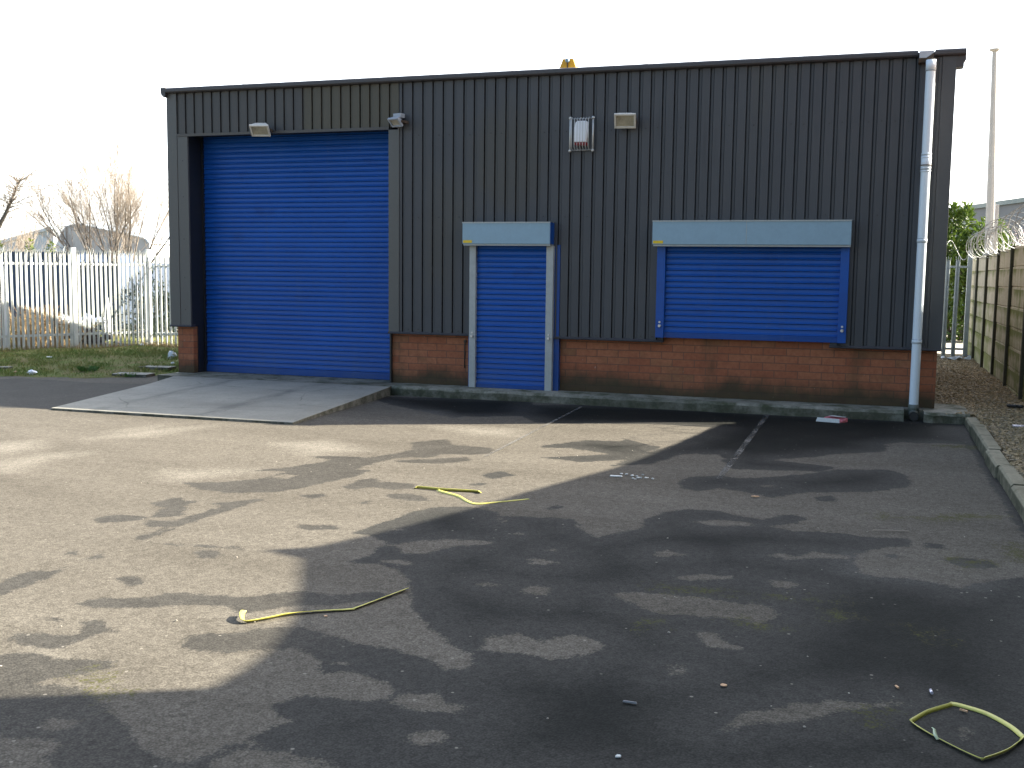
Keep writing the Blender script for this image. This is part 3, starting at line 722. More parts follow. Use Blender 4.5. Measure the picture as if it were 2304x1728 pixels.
# --- roller curtains
def curtain(x0, x1, z0, z1, yf, pitch=.0755):
    mb = MB(); n = int(math.ceil((z1-z0)/pitch)); prof = []
    for i in range(n):
        zb = z0+i*pitch
        prof += [(zb+.0005, yf+.006), (zb+.001, yf-.015), (zb+.0035, yf-.018), (zb+.0075, yf-.0175), (zb+.013, yf-.012), (zb+.019, yf-.006), (zb+.026, yf-.001), (zb+.045, yf+.0005), (zb+.060, yf+.002), (zb+pitch-.004, yf+.004), (zb+pitch-.0005, yf+.006)]
    prof = [p for p in prof if p[0] <= z1+.001]
    o = len(mb.v)
    mb.v += [(x0,y,z) for z,y in prof]+[(x1,y,z) for z,y in prof]; k = len(prof)
    for i in range(k-1): mb.f.append((o+i,o+k+i,o+k+i+1,o+i+1)); mb.sm.append(True)
    return mb
dr = part(curtain(.34, 3.73, .105, 3.70, .345), 'roller_door', M['blue'], label='big blue roller shutter door above the concrete ramp')
o = MB(); o.box(.345,3.728,.318,.37,.0,.102); o.build('bottom_rail', M['blued'], dr, .004)
MB().box(.338,.355,.30,.40,0,3.70).build('guide_rail', M['darkflash'], dr); MB().box(3.72,3.735,.30,.40,0,3.70).build('guide_rail', M['darkflash'], dr)
def shutter(name, label, x0, x1, zb, zh, hx0, hx1, hz0, hz1, gm, g1, g2, lockz, ends, rail):
    c = part(curtain(x0, x1, zb+rail, zh, -.055), name, M['blue'], label=label)
    o = MB(); o.box(x0+.003,x1-.003,-.078,-.035,zb,zb+rail); o.build('bottom_rail', M['blued'], c, .004)
    h = MB().box(hx0,hx1,-.235,-.052,hz0,hz1); h = h.build('housing', M['galv'], c, .006)
    o = MB(); o.box(hx0+.012,hx1-.004,-.222,-.054,hz0-.022,hz0-.0005); o.build('housing_lip', M['galvw'], h)
    o = MB(); o.box(hx0-.001,hx1+.001,-.245,-.24,hz1-.012,hz1+.006); o.box(hx0+.06,hx1+.004,-.24,-.05,hz1+.0015,hz1+.006); o.build('lid_edge', M['galvw'], h)
    o = MB()
    for e in ends: o.box(*( (hx1+.0015,hx1+.006) if e > 0 else (hx0-.006,hx0-.0015) ),-.228,-.052,hz0+.002,hz1-.004)
    if ends: o.build('end_plate', M['blued'], h)
    o = MB(); o.box(hx0+.012,hx0+.145,-.2385,-.2362,hz0+.014,hz0+.052); st = o.build('sticker', M['sticker'], h)
    for gx0, gx1 in (g1, g2):
        o = MB(); o.box(gx0,gx1,-.118,-.030,zb,hz0-.022); g = o.build('guide_rail', gm, c, .004)
        cx = (gx0+gx1)/2
        o = MB(); o.tube([(cx,-.118,lockz),(cx,-.150,lockz)],[.022,.018],12); o.tube([(cx,-.118,lockz+.05),(cx,-.130,lockz+.05)],.014,10); o.build('lock', M['lock'], g)
    return c
ds = shutter('door_shutter', 'narrow blue door shutter with galvanised guides and housing', 5.10, 6.17, .0, 2.04, 4.955, 6.238, 2.035, 2.333, M['galvw'], (5.02,5.115), (6.155,6.255), .735, (1,), .05)
MB().box(4.985,5.02,-.045,.10,0,2.03).build('door_frame', M['blued'], ds); MB().box(6.256,6.335,-.045,.10,0,2.03).build('door_frame', M['blued'], ds)
ws = shutter('window_shutter', 'wide blue window shutter under a long galvanised housing', 7.80, 10.06, .795, 2.04, 7.652, 10.168, 2.035, 2.345, M['blue'], (7.70,7.812), (10.05,10.155), .955, (), .075)
h = [c for c in ws.children if c.name.startswith('housing')][0]
o = MB(); o.box(8.872,8.878,-.2375,-.2355,2.04,2.34); o.build('joint_strip', M['galvw'], h)
# door handle rod on the brick, small marks
mb = MB(); mb.tube([(4.905,.015,.66),(4.905,.015,.26)],.008,6); mb.box(4.895,4.93,.0,.032,.63,.665); part(mb, 'conduit', M['rust'])
# --- gutter outlet and downpipe
mb = MB(); mb.prism([(-.20,ZT-.03),(-.02,ZT-.03),(-.02,ZT-.16),(-.18,ZT-.16),(-.20,ZT-.12)], 'x', 10.865, 11.028)
hop = part(mb, 'gutter_outlet', M['hopper'], bevel=.004)
o = MB(); o.prism([(-.2025,ZT-.115),(-.183,ZT-.164),(-.02,ZT-.164),(-.02,ZT-.115)], 'x', 10.858, 11.036); o.prism([(10.94,ZT-.117),(11.03,ZT-.117),(11.03,ZT-.055)], 'y', -.2035, -.2015); o.build('rust_stain', M['rust'], hop)
PXx, PYy, PR = 11.0, -.205, .056
mb = MB(); mb.lathe(PXx, PYy, [(PR,.06),(PR,4.25)], 28)
dp = part(mb, 'downpipe', M['pipe'], label='pale downpipe near the right hand corner of the unit')
def collar(z0_, z1_, r, mt):
    o = MB(); o.lathe(PXx, PYy, [(PR-.002,z0_),(r,z0_),(r,z1_),(PR-.002,z1_)], 28); return o.build('collar', mt, dp)
collar(4.135,4.26,.060,M['pipe']); collar(4.127,4.135,.0615,M['pipeline'])
for z_ in (3.14, 3.10, 2.97, 2.935): collar(z_-.008, z_+.008, .0612, M['pipe'])
for z_ in (3.126, 2.955): collar(z_-.003, z_+.003, .0605, M['pipeline'])
collar(3.0,3.012,.066,M['rust']); collar(2.93,3.15,.0595,M['pipe'])
for z_ in (2.095, .852):
    collar(z_-.02, z_+.02, .0612, M['pipe']); collar(z_+.02, z_+.025, .0625, M['pipeline']); collar(z_-.025, z_-.02, .0625, M['pipeline'])
for z_ in (3.02, 2.10, .86):
    o = MB(); o.box(PXx-.035,PXx+.035,PYy+.03,-.05,z_-.015,z_+.015); o.build('bracket', M['pipeline'], dp)
collar(-.02,.066,.064,M['pipeg'])
o = MB(); o.tube([(PXx,PYy,.0),(PXx,PYy-.01,-.035),(PXx+.003,PYy-.06,-.062),(PXx+.003,PYy-.17,-.066)],[.06,.06,.058,.058],20,cap=False); o.tube([(PXx+.003,PYy-.17,-.066),(PXx+.003,PYy-.08,-.066)],[.050,.050],20); o.build('shoe', M['pipeg'], dp)
o = MB(); o.tube([(PXx+.003,PYy-.172,-.066),(PXx+.003,PYy-.1715,-.066)],.054,20); o.build('pipe_mouth_shade', M['black'], dp)  # black disc stands in for the shade inside the open pipe end

# ------------------------------------------------------------------ lamps, alarm, roof beacon
def floodlight(name, label, c, wd, ln, dp_, tilt, yaw, body, grp):
    """halogen flood: tapered body, frame, glass face looking down and forward"""
    root = empty(name, label, 'floodlight', c, yaw, grp)
    q = Matrix.Rotation(tilt, 3, 'X')
    def T(vs): return [q@Vector(v) for v in vs]
    a, b = wd/2, ln/2
    mb = MB(); mb.add(T([(-a,0,-b),(a,0,-b),(a,0,b),(-a,0,b),(-a*.62,dp_,-b*.55),(a*.62,dp_,-b*.55),(a*.62,dp_,b*.55),(-a*.62,dp_,b*.55)]), [(4,5,6,7),(0,4,7,3),(1,2,6,5),(3,7,6,2),(0,1,5,4),(0,3,2,1)])
    mb.build('lamp_body', body, root, .006)
    mb = MB(); f = .018
    for x0,x1,z0_,z1_ in ((-a-.006,a+.006,b-f,b+.006),(-a-.006,a+.006,-b-.006,-b+f),(-a-.006,-a+f,-b+f,b-f),(a-f,a+.006,-b+f,b-f)):
        o_ = MB().box(x0,x1,-.03,.004,z0_,z1_); mb.add(T(o_.v), o_.f)
    mb.build('lamp_frame', body, root, .003)
    o_ = MB().box(-a+f,a-f,-.012,-.004,-b+f,b-f); mb = MB(); mb.add(T(o_.v), o_.f); mb.build('lamp_glass', M['glassl'], root)
    mb = MB(); yb = -c[1]-.055
    mb.box(a+.008,a+.016,.0,yb,-.015,.02); mb.box(-a-.016,-a-.008,.0,yb,-.015,.02); mb.box(-a-.016,a+.016,yb-.004,yb+.004,-.02,.02); mb.tube([(.0,yb,.0),(.0,yb-.05,.0)],.03,10)
    mb.build('bracket', M['rust'], root)
    return root
grp = 'floodlights on the front of the unit'
floodlight('floodlight', 'cream floodlight above the big roller door', (1.74,-.25,3.70), .27, .19, .10, R(46), R(16), M['cream'], grp)
floodlight('floodlight', 'cream floodlight right of the caged alarm box', (7.245,-.22,3.665), .27, .20, .10, R(38), R(10), M['cream'], grp)
t_ = floodlight('floodlight', 'small grey floodlight with sensor at the top right of the big door', (3.92,-.21,3.755), .18, .14, .07, R(48), R(-16), M['grey'], grp)
mb = MB(); mb.box(-.07,.07,.02,.12,.055,.12); mb.build('sensor', M['grey'], t_, .008)
# caged alarm box
al = empty('alarm_box', 'white alarm box with a red base inside a wire cage', 'alarm box', (6.62,-.05,3.52))
mb = MB(); mb.prism([(-.094,-.110),(.080,-.110),(.075,-.085),(.092,.05),(.088,.15),(.07,.172),(-.055,.172),(-.082,.15),(-.095,.05)], 'y', -.085, -.005)
mb.build('alarm_body', M['white'], al, .012)
mb = MB(); mb.prism([(-.094,-.112),(.080,-.112),(.086,-.14),(.075,-.155),(-.072,-.155),(-.09,-.14)], 'y', -.088, -.008); mb.build('alarm_base', M['red'], al, .01)
mb = MB()
for i in range(7):
    x = -.117+i*.039
    mb.tube([(x,-.0,.20),(x,-.10,.212),(x,-.135,.185),(x,-.135,-.17),(x,-.11,-.205),(x,0,-.215)], .0048, 6)
for z_ in (.208,-.212): mb.tube([(-.165,-.03,z_),(.165,-.03,z_)], .007, 6)
for x in (-.158,.160): mb.tube([(x,-.05,.21),(x,-.05,-.22)], .013, 8)
for x in (-.158,.160):
    for z_ in (.213,-.222): mb.ball((x,-.055,z_), .021, 10, 6)
mb.build('wire_cage', M['chrome'], al)
# roof beacon
bc = empty('roof_beacon', 'small amber wedge on the roof edge with a white globe', 'beacon', (6.36, .12, ZT))
mb = MB(); mb.prism([(-.14,-.02),(.14,-.02),(.075,.155),(-.07,.155)], 'y', -.04, .10); mb.build('beacon_body', M['amber'], bc, .006)
mb = MB(); mb.ball((.0,-.06,.128), .030); mb.build('globe', M['galv'], bc)
mb = MB(); mb.tube([(0,-.055,.10),(0,-.045,.02)],[.012,.006],8); mb.build('stem', M['rust'], bc)

# ------------------------------------------------------------------ litter on the yard
def ribbon(pts, wd, th=.0016):
    """flat strap through (point, roll) pairs"""
    P = [Vector(p[:3]) for p in pts]; rl = [p[3] for p in pts]
    Q = []; RR = []
    n = len(P)
    for i in range(n-1):
        p0, p1, p2, p3 = P[max(i-1,0)], P[i], P[i+1], P[min(i+2,n-1)]
        for k in range(6):
            t = k/6; Q.append(.5*((2*p1)+(p2-p0)*t+(2*p0-5*p1+4*p2-p3)*t*t+(3*p1-p0-3*p2+p3)*t**3)); RR.append(rl[i]+(rl[i+1]-rl[i])*t)
    Q.append(P[-1]); RR.append(rl[-1]); mb = MB()
    for i, p in enumerate(Q):
        t = (Q[min(i+1,len(Q)-1)]-Q[max(i-1,0)]).normalized(); s = t.cross(Vector((0,0,1))).normalized(); nn = s.cross(t)
        d = s*math.cos(RR[i])+nn*math.sin(RR[i]); e = d.cross(t)*th
        z_ = max(0, -(min(0, (p+d*wd/2).z-YZ-.003, (p-d*wd/2).z-YZ-.003)))
        p = p+Vector((0,0,z_))
        mb.v += [tuple(p+d*wd/2+e), tuple(p-d*wd/2+e), tuple(p-d*wd/2-e), tuple(p+d*wd/2-e)]
    k = len(Q)
    for i in range(k-1):
        for j in range(4): mb.f.append((4*i+j, 4*i+(j+1)%4, 4*i+4+(j+1)%4, 4*i+4+j)); mb.sm.append(True)
    mb.f += [(0,1,2,3),(4*k-1,4*k-2,4*k-3,4*k-4)]; mb.sm += [False, False]
    return mb
def gp(u, v, lift=.006): p = onz(u, v, YZ); return (p.x, p.y, YZ+lift)
def gpr(u, v, roll=0, lift=.006): return (*gp(u, v, lift), roll)
sg = 'yellow strapping pieces on the tarmac'
tag(ribbon([gpr(549,1386,.2,.03),gpr(544,1396,.6,.03),gpr(552,1403,.6,.012),gpr(600,1396,.7),gpr(640,1388,.75,.01),gpr(690,1380,.3,.01),gpr(788,1373,.1),gpr(800,1370,.3),gpr(850,1352,.4),gpr(916,1327,.4)], .028).build('strapping_strip', M['yellow']), 'long bent yellow strapping strip crossing from sun into shade', 'strapping', sg)
tag(ribbon([gpr(934,1101,.3,.012),gpr(942,1100,1.2,.01),gpr(1000,1105,1.2,.01),gpr(1074,1109,1.0,.012),gpr(1078,1112,.3,.02)], .024).build('strapping_strip', M['yellow']), 'short straight yellow strapping strip lying in the sun', 'strapping', sg)
tag(ribbon([gpr(1190,1124,.0,.005),gpr(1120,1131,.02,.005),gpr(1072,1135,.15),gpr(1052,1130,.3),gpr(1030,1119,.6,.01),gpr(989,1108,.5,.012),gpr(986,1106,.3,.02)], .024).build('strapping_strip', M['yellow']), 'kinked yellow strapping strip with its dull tail in the shade', 'strapping', sg)
lp = empty('strapping_loop', 'closed yellow strapping loop tied with a knot, bottom right of the yard', 'strapping', gp(2175,1650,0), 0, sg)
L0 = Vector(gp(2175,1650,0))
def lq(u, v, roll=.5, lift=.008): p = Vector(gp(u, v, lift))-L0; return (p.x, p.y, p.z, roll)
rb = ribbon([lq(2049,1627,.9),lq(2068,1640),lq(2100,1659),lq(2160,1690),lq(2206,1711,.6),lq(2216,1711,1.1),lq(2260,1696,1.2),lq(2285,1680,1.2),lq(2300,1664,.7),lq(2296,1658,.5),lq(2270,1637),lq(2220,1610),lq(2170,1594),lq(2144,1588,.5),lq(2136,1591,1.2),lq(2090,1605,1.2),lq(2062,1620,1.1),lq(2050,1627,.9)], .019)
rb.v = [(x, y, max(z, .002)) if z < .002 else (x, y, z) for x, y, z in rb.v]
rb.build('strap', M['yellow'], lp)
o = ribbon([lq(2100,1650,.4,.02),lq(2102,1658,.9,.026),lq(2104,1666,.3,.022),lq(2110,1670,.1,.012)], .016); o.build('knot', M['knot'], lp)
def chip(name, label, cat, u, v, sx, sy, sz, rz, mt, tilt=.1, group=None, shape=None):
    p = onz(u, v, YZ); rd = random.Random(int(u*7+v)); mb = MB(); n = 7
    pts = shape or [(math.cos(2*math.pi*i/n)*rd.uniform(.75,1.1), math.sin(2*math.pi*i/n)*rd.uniform(.75,1.1)) for i in range(n)]
    n = len(pts)
    vs = [(x*sx, y*sy, .0) for x, y in pts]+[(x*sx*.92, y*sy*.92, sz*rd.uniform(.6,1.2)) for x, y in pts]
    mb.add(vs, [(i,(i+1)%n,n+(i+1)%n,n+i) for i in range(n)]+[tuple(range(n))[::-1], tuple(range(n,2*n))])
    o = mb.build(name, mt); o.location = (p.x, p.y, YZ+.006); o.rotation_euler = (tilt, 0, rz)
    return tag(o, label, cat, group)
SQ = [(-1,-1),(1,-1),(1,1),(-1,1)]; 
# crumpled carton
ct = empty('crushed_carton', 'crushed pink and white carton on the tarmac by the plinth', 'litter', onz(1873, 949, YZ), R(-8))
mb = MB(); mb.add([(-.17,-.07,.012),(.10,-.085,.006),(.17,.07,.05),(.06,.11,.055),(-.05,.10,.06),(-.10,.06,.05),(-.17,-.07,.0),(.10,-.085,.0),(.17,.07,.0),(-.08,.09,.0)], [(0,1,2,3,4,5),(1,7,8,2),(6,0,5,4,3,2,8,9)]); mb.build('carton_top', M['pink'], ct, .004)
mb = MB(); mb.add([(-.185,-.085,.003),(.10,-.10,.003),(.095,-.088,.05),(-.17,-.072,.052),(-.185,-.075,.004),(.10,-.088,.004)], [(0,1,2,3),(4,3,2,5),(0,4,5,1)]); mb.add([(-.06,.02,.066),(.14,.03,.060),(.15,.085,.060),(-.03,.10,.068)], [(0,1,2,3)]); mb.build('carton_flap', M['paper'], ct)
chip('paper_scrap', 'white paper scrap at the head of a crumb trail', 'litter', 1386, 1073, .055, .02, .006, .1, M['paper'], .02, None, SQ)
for i, (u, v, s) in enumerate([(1398,1068,.016),(1410,1069,.018),(1423,1072,.022),(1433,1073,.012),(1436,1077,.02),(1442,1077,.016),(1447,1070,.012),(1455,1077,.018),(1469,1079,.016),(1424,1078,.014),(1429,1080,.012)]):
    chip('crumb', 'pale crumb in the trail beside the white paper scrap', 'litter', u, v, s, s*.7, .007, i, M['paper'], 0, 'crumb trail')
chip('dead_leaf', 'tan dead leaf flat on the dark tarmac', 'leaf', 1628, 1545, .017, .012, .004, .3, M['leaflit'])
chip('stick', 'short grey stick in the damp foreground', 'stick', 1417, 1584, .030, .005, .007, -.05, M['stick'], .0, None, SQ)
chip('stick', 'thin tan stick left of the silver tube', 'stick', 2018, 1549, .004, .014, .006, .4, M['leaflit'], .0, None, SQ)
mb = MB(); mb.tube([(0,-.017,.008),(0,.017,.008)], .0065, 10); o = mb.build('metal_tube', M['foil']); o.location = onz(2095,1562,YZ)+Vector((0,0,.004)); o.rotation_euler = (0,0,.1); tag(o, 'shiny silver tube above the yellow loop', 'litter')
chip('cigarette_end', 'orange stub lying just inside the yellow loop', 'litter', 2168, 1603, .016, .0045, .007, -.45, M['leaflit'], 0, None, SQ)
chip('paper_scrap', 'small pale scrap at the bottom centre of the yard', 'litter', 1391, 1706, .014, .010, .005, .5, M['paper'])
chip('paper_scrap', 'pink scrap just below the middle of the long yellow strip', 'litter', 733, 1389, .011, .007, .004, .2, M['leaflit'])
chip('paper_scrap', 'ragged white scrap at the foot of the concrete ramp', 'litter', 187, 923, .03, .02, .02, .2, M['paper'])
chip('stick', 'long thin twig on the tarmac near the right hand kerb', 'stick', 2005, 1196, .13, .003, .003, .25, M['twig'], 0, None, SQ)
chip('dead_leaf', 'pale dead leaf beyond the end of the right bay line', 'leaf', 1699, 1119, .035, .012, .006, .2, M['leaflit'])
peb = [(80,1328),(533,1256),(322,1170),(265,1200),(1,1502),(138,1412),(573,1402),(397,1399),(150,971),(263,1000),(632,1002),(636,1025),(622,1040),(860,1044),(954,1055),(942,1148),(568,1010),(608,998),(700,1063),(318,1088),(657,1133),(1502,1213),(1483,1169),(1464,1060),(1416,977),(1423,1015),(1257,1020),(1299,1027),(1258,1031),(2012,1109),(2178,1054),(2105,1017),(2290,1152),(2285,1297),(2170,1210),(2062,1104),(1518,1345),(1505,1426),(2230,1332),(1975,1284),(1849,1284),(2231,1399),(1910,1563),(1735,1592),(1810,1639),(1232,1620),(1817,1480)]
pr_ = None
for i, (u, v) in enumerate(peb):
    p = onz(u, v, YZ)
    if pr_ is None or i % 5 == 0:
        rd = random.Random(i); mb = MB(); mb.ball((0,0,.003), .011, 7, 5, (rd.uniform(.8,1.3), rd.uniform(.6,1), .55)); pr_ = mb.build('pebble', M['chip']); o = pr_
    else: o = cp(pr_)
    k = .28+.3*((i*37) % 10)/10; o.location = (p.x, p.y, YZ+.006); o.scale = (k*1.2,k,k); o.rotation_euler = (0,0,i*1.7)
    tag(o, 'tiny pale stone chipping loose on the tarmac', 'stone', 'loose chippings on the yard')
# things on the gravel
p = onz(2284, 919, -.02); mb = MB()
rd = random.Random(9)
for k in range(5): mb.ball((-.07+.035*k, rd.uniform(-.01,.01), .02), .034, 8, 5, (1.1,.8,.75))
o = mb.build('rag', M['black']); o.location = (p.x, p.y, -.01); o.rotation_euler = (0,0,-.3); tag(o, 'black rag dropped on the gravel path', 'litter')
p = onz(2150, 809, 0); mb = MB(); rd = random.Random(4); n, mm = 14, 5
for j in range(mm):
    for i in range(n):
        mb.v.append((-.28+.56*i/(n-1), -.07+.14*j/(mm-1)*(.6+.5*math.sin(i)), .02+.05*math.sin(i*.9+j)*rd.random()+.05*(i/n)*math.sin(math.pi*j/(mm-1))))
for j in range(mm-1):
    for i in range(n-1): mb.f.append((j*n+i, j*n+i+1, (j+1)*n+i+1, (j+1)*n+i)); mb.sm.append(True)
o = mb.build('polythene_sheet', M['plastic']); o.location = (p.x, p.y, 0.005); tag(o, 'crumpled white polythene at the foot of the palisade gate', 'litter')
o = MB().obox((0,0,.012),(.10,.01,0),(-.003,.022,.004),(0,0,.006)).build('paper_scrap', M['foil']); o.location = onz(2300,961,-.01); tag(o, 'flat silver wrapper on the gravel at the right edge', 'litter')

# ------------------------------------------------------------------ concrete panel wall, razor wire
wl = empty('panel_wall', 'mossy concrete panel wall with dark posts beside the gravel path', 'wall', (12.47, 1.7, 0))
WX = 12.45; SP = 1.86; rd = random.Random(12); post0 = None; panel0 = None
for k in range(-8, 6):
    y0_ = 1.70+SP*(k-0); 
    if y0_ > 9.6: break
    hh = 2.12-.012*(y0_-1.7)
    if post0 is None:
        post0 = MB(); post0.prism([(-.03,-.046),(.10,-.046),(.10,.046),(-.03,.046)], 'z', -.2, 2.16); post0 = post0.build('post', M['post'], wl, .012); o = post0
    else: o = cp(post0, wl)
    o.location = (WX-12.47, y0_-1.7, hh-2.12)
    for q in range(8):
        if panel0 is None:
            panel0 = MB(); panel0.prism([(0,.004),(.016,-.0),(.016,.276),(0,.272),(-.012,.24),(-.012,.03)][::1], 'y', .05, SP-.05) if False else panel0.box(.012,.06,.045,SP-.045,.001,.2985)
            panel0 = panel0.build('panel', M['panel'], wl, .014); o = panel0
        else: o = cp(panel0, wl)
        o.location = (WX-12.47+rd.uniform(-.006,.006), y0_-1.7, -.28+q*.3+hh-2.12)
def coil(path, rad, turns, wr, seed, seg=18, jit=.12):
    rd = random.Random(seed); pts = []; N = turns*seg; a0 = Vector(path[0]); a1 = Vector(path[-1])
    ax = (a1-a0).normalized(); s = ax.cross(Vector((0,0,1))).normalized(); up = Vector((0,0,1)); mb = MB()
    rr, off = rad, 0
    for i in range(N+1):
        t = i/N
        if i % seg == 0: tr, to = rad*rd.uniform(1-jit*2, 1+jit), rd.uniform(-1,1)*rad*.5
        rr += (tr-rr)*.12; off += (to-off)*.12
        a = 2*math.pi*i/seg
        c = a0+(a1-a0)*t + ax*(off+ .35*rad*math.sin(a*.5+seed))
        pts.append(c+s*math.cos(a)*rr+up*(math.sin(a)*rr))
        if i % 2 == 0:
            p = pts[-1]; d = (s*math.cos(a+1.57)+up*math.sin(a+1.57))*.03
            mb.tube([p-d, p+d], [.0012,.006], 3, False, False)
            mb.tube([p-ax*.022, p+ax*.022], [.004,.001], 3, False, False)
    mb.tube(pts, wr, 4, True, False)
    return mb
rw = empty('razor_wire', 'tangled razor wire coil along the top of the concrete wall', 'razor wire', (12.5, 5, 2.3))
def rel(mb, o): mb.v = [(x-o[0], y-o[1], z-o[2]) for x, y, z in mb.v]; return mb
rel(coil([(12.5,-2,2.44),(12.48,9.7,2.27)], .30, 13, .006, 2), (12.5,5,2.3)).build('coil', M['wire'], rw)
rel(coil([(12.46,-2,2.36),(12.5,9.7,2.2)], .22, 9, .006, 5), (12.5,5,2.3)).build('coil', M['wire'], rw)
rel(coil([(12.5,4.2,2.30),(12.45,9.9,2.26)], .27, 8, .0055, 8), (12.5,5,2.3)).build('coil', M['wire'], rw)
rel(coil([(12.4,9.9,2.22),(10.6,9.95,2.12)], .24, 6, .0055, 3), (12.5,5,2.3)).build('coil', M['wire'], rw)
# ------------------------------------------------------------------ palisade fences
def pale_mesh(h, wd, name, mt, parent):
    a = wd/2; prof = [(-a,.008),(-a*.8,-.006),(-a*.3,-.008),(0,.010),(a*.3,-.008),(a*.8,-.006),(a,.008)]
    mb = MB(); n = len(prof)
    levels = [0, h-.30, h-.12]
    for z_ in levels:
        for x, y in prof: mb.v.append((x, y, z_))
    for k in range(2):
        for i in range(n-1): mb.f.append((k*n+i, k*n+i+1, (k+1)*n+i+1, (k+1)*n+i)); mb.sm.append(False)
    b = 2*n                                   # three splayed points
    mb.v += [(-a*1.25, -.035, h-.035), (0, -.002, h), (a*1.25, -.035, h-.035)]
    T0 = len(mb.v)-3
    for i in (0,1): mb.f.append((b+i, b+i+1, T0)); mb.sm.append(False)
    for i in (2,3): mb.f.append((b+i, b+i+1, T0+1)); mb.sm.append(False)
    for i in (4,5): mb.f.append((b+i, b+i+1, T0+2)); mb.sm.append(False)
    o = mb.build(name, mt, parent); s = o.modifiers.new('thickness', 'SOLIDIFY'); s.thickness = .004
    return o
def palisade(name, label, a, b, n0, n1, posts, h, pmat, wd=.052, rails=(1.66,.33), pitch=None, hpost=None):
    a = Vector((a[0], a[1], 0)); b = Vector((b[0], b[1], 0)); d = (b-a); L = d.length; ang = math.atan2(d.y, d.x)
    root = empty(name, label, 'fence', a, ang)
    p0 = None; rd = random.Random(3)
    for i in range(n0, n1):
        x = i*pitch
        if any(abs(x-q) < pitch*.4 for q in posts): continue
        if p0 is None: p0 = pale_mesh(h, wd, 'pale', pmat, root); o = p0
        else: o = cp(p0, root)
        o.location = (x, 0, -.02+rd.uniform(-.012,.012)); o.rotation_euler = (0, rd.uniform(-.006,.006), rd.uniform(-.05,.05))
    for q in posts:
        mb = MB(); mb.box(q-.045,q+.045,-.02,.075,-.2,hpost or h+.0); mb.build('post', pmat, root, .004)
    for rz in rails:
        mb = MB(); x0_, x1_ = n0*pitch-.05, (n1-1)*pitch+.05; mb.box(x0_, x1_, .012, .016, rz-.022, rz+.022); mb.box(x0_, x1_, .016, .05, rz+.018, rz+.022)
        mb.build('rail', pmat, root)
    return root
FA = onz(172,783,0); FB = onz(339,776,0); dF = (FB-FA); pit_ = dF.length/17
palisade('palisade_fence', 'bright galvanised palisade fence along the grass left of the unit', FA, FB, -26, 18, (0, pit_*17, -pit_*17), 2.03, M['palis'], .050, (1.70,.28), pit_)
palisade('palisade_fence', 'short palisade return running from the fence corner to the unit', (FB.x+.03,FB.y+.03), (FB.x+3,FB.y+.10), 1, 34, (), 2.0, M['palis'], .050, (1.68,.25), .115)
PB = onz(2055,800,0); 
palisade('palisade_gate', 'weathered palisade gate closing the end of the gravel path', (11.0,9.9), (12.4,9.9), 0, 8, (1.36,), 2.12, M['palisb'], .085, (1.86,.14), .187, 2.2)
rwl = empty('razor_wire', 'thin wire loops behind the spikes of the left palisade', 'razor wire', (-5, 3.6, 1.9))
u_ = dF.normalized(); q0 = FA-u_*2.6
rel(coil([(q0.x-.10,q0.y+.12,1.84),(FB.x-.10,FB.y+.12,1.84)], .21, 14, .0045, 11), (-5,3.6,1.9)).build('coil', M['wire'], rwl)

# ------------------------------------------------------------------ turf on the left
GE = [(-16,-1.3),(-6,-1.25),(-3.4,-.85),(-2.6,-.62),(-1.45,-.30),(-1.0,.1),(-.75,.5),(-.02,.75)]
def gedge(x):
    for (x0,y0),(x1,y1) in zip(GE, GE[1:]):
        if x0 <= x <= x1: return y0+(y1-y0)*(x-x0)/(x1-x0)
    return GE[0][1] if x < GE[0][0] else GE[-1][1]
def tz(x, y):
    t = max(0, min(1, (y-gedge(x))/2.6)); return YZ+.012+ (.12)*(t*t*(3-2*t)) + .025*math.sin(x*2.3)*math.sin(y*2.9)*t
mb = MB(); gx_ = np.arange(-16, .0, .12); NY = 60
for i, x in enumerate(gx_):
    e = gedge(x)+.05*math.sin(x*9)+.04*math.sin(x*23)
    for j in range(NY):
        y = e+(9.0-e)*(j/(NY-1))**1.2; mb.v.append((x, y, tz(x, y)-(.02 if j == 0 else 0)))
for i in range(len(gx_)-1):
    for j in range(NY-1): mb.f.append((i*NY+j, (i+1)*NY+j, (i+1)*NY+j+1, i*NY+j+1)); mb.sm.append(True)
tag(mb.build('turf_ground', M['soil']), kind='structure')
rd = random.Random(21); mb = MB(); cl = [(rd.uniform(-8,0), rd.uniform(-1,5.5), rd.uniform(.15,.6)) for _ in range(80)]
cnt = 0
while cnt < 24000:
    x = rd.uniform(-8.5, -.02); y = gedge(x)+.02+(rd.random()**1.1)*(6.0-gedge(x))
    dens = .25
    for cx, cy, cr in cl:
        if (x-cx)**2+(y-cy)**2 < cr*cr: dens = 1; break
    if y > 2.2-.45*(x+5.6)*-1 and rd.random() < .5: dens *= .5
    if rd.random() > dens: continue
    h = rd.uniform(.02,.055)*(1.25 if dens == 1 else .9); a = rd.random()*6.28; b = rd.random()*6.28; wdt = rd.uniform(.004,.008)
    z_ = tz(x, y); le = h*rd.uniform(.2,.9)
    px, py = math.cos(a)*wdt, math.sin(a)*wdt; tx, ty = math.cos(b)*le, math.sin(b)*le
    mb.add([(x-px,y-py,z_-.005),(x+px,y+py,z_-.005),(x+tx*.4+px*.6,y+ty*.4+py*.6,z_+h*.65),(x+tx,y+ty,z_+h)], [(0,1,2),(0,2,3)]); cnt += 1
tag(mb.build('grass', M['grass']), kind='stuff')
mb = MB()
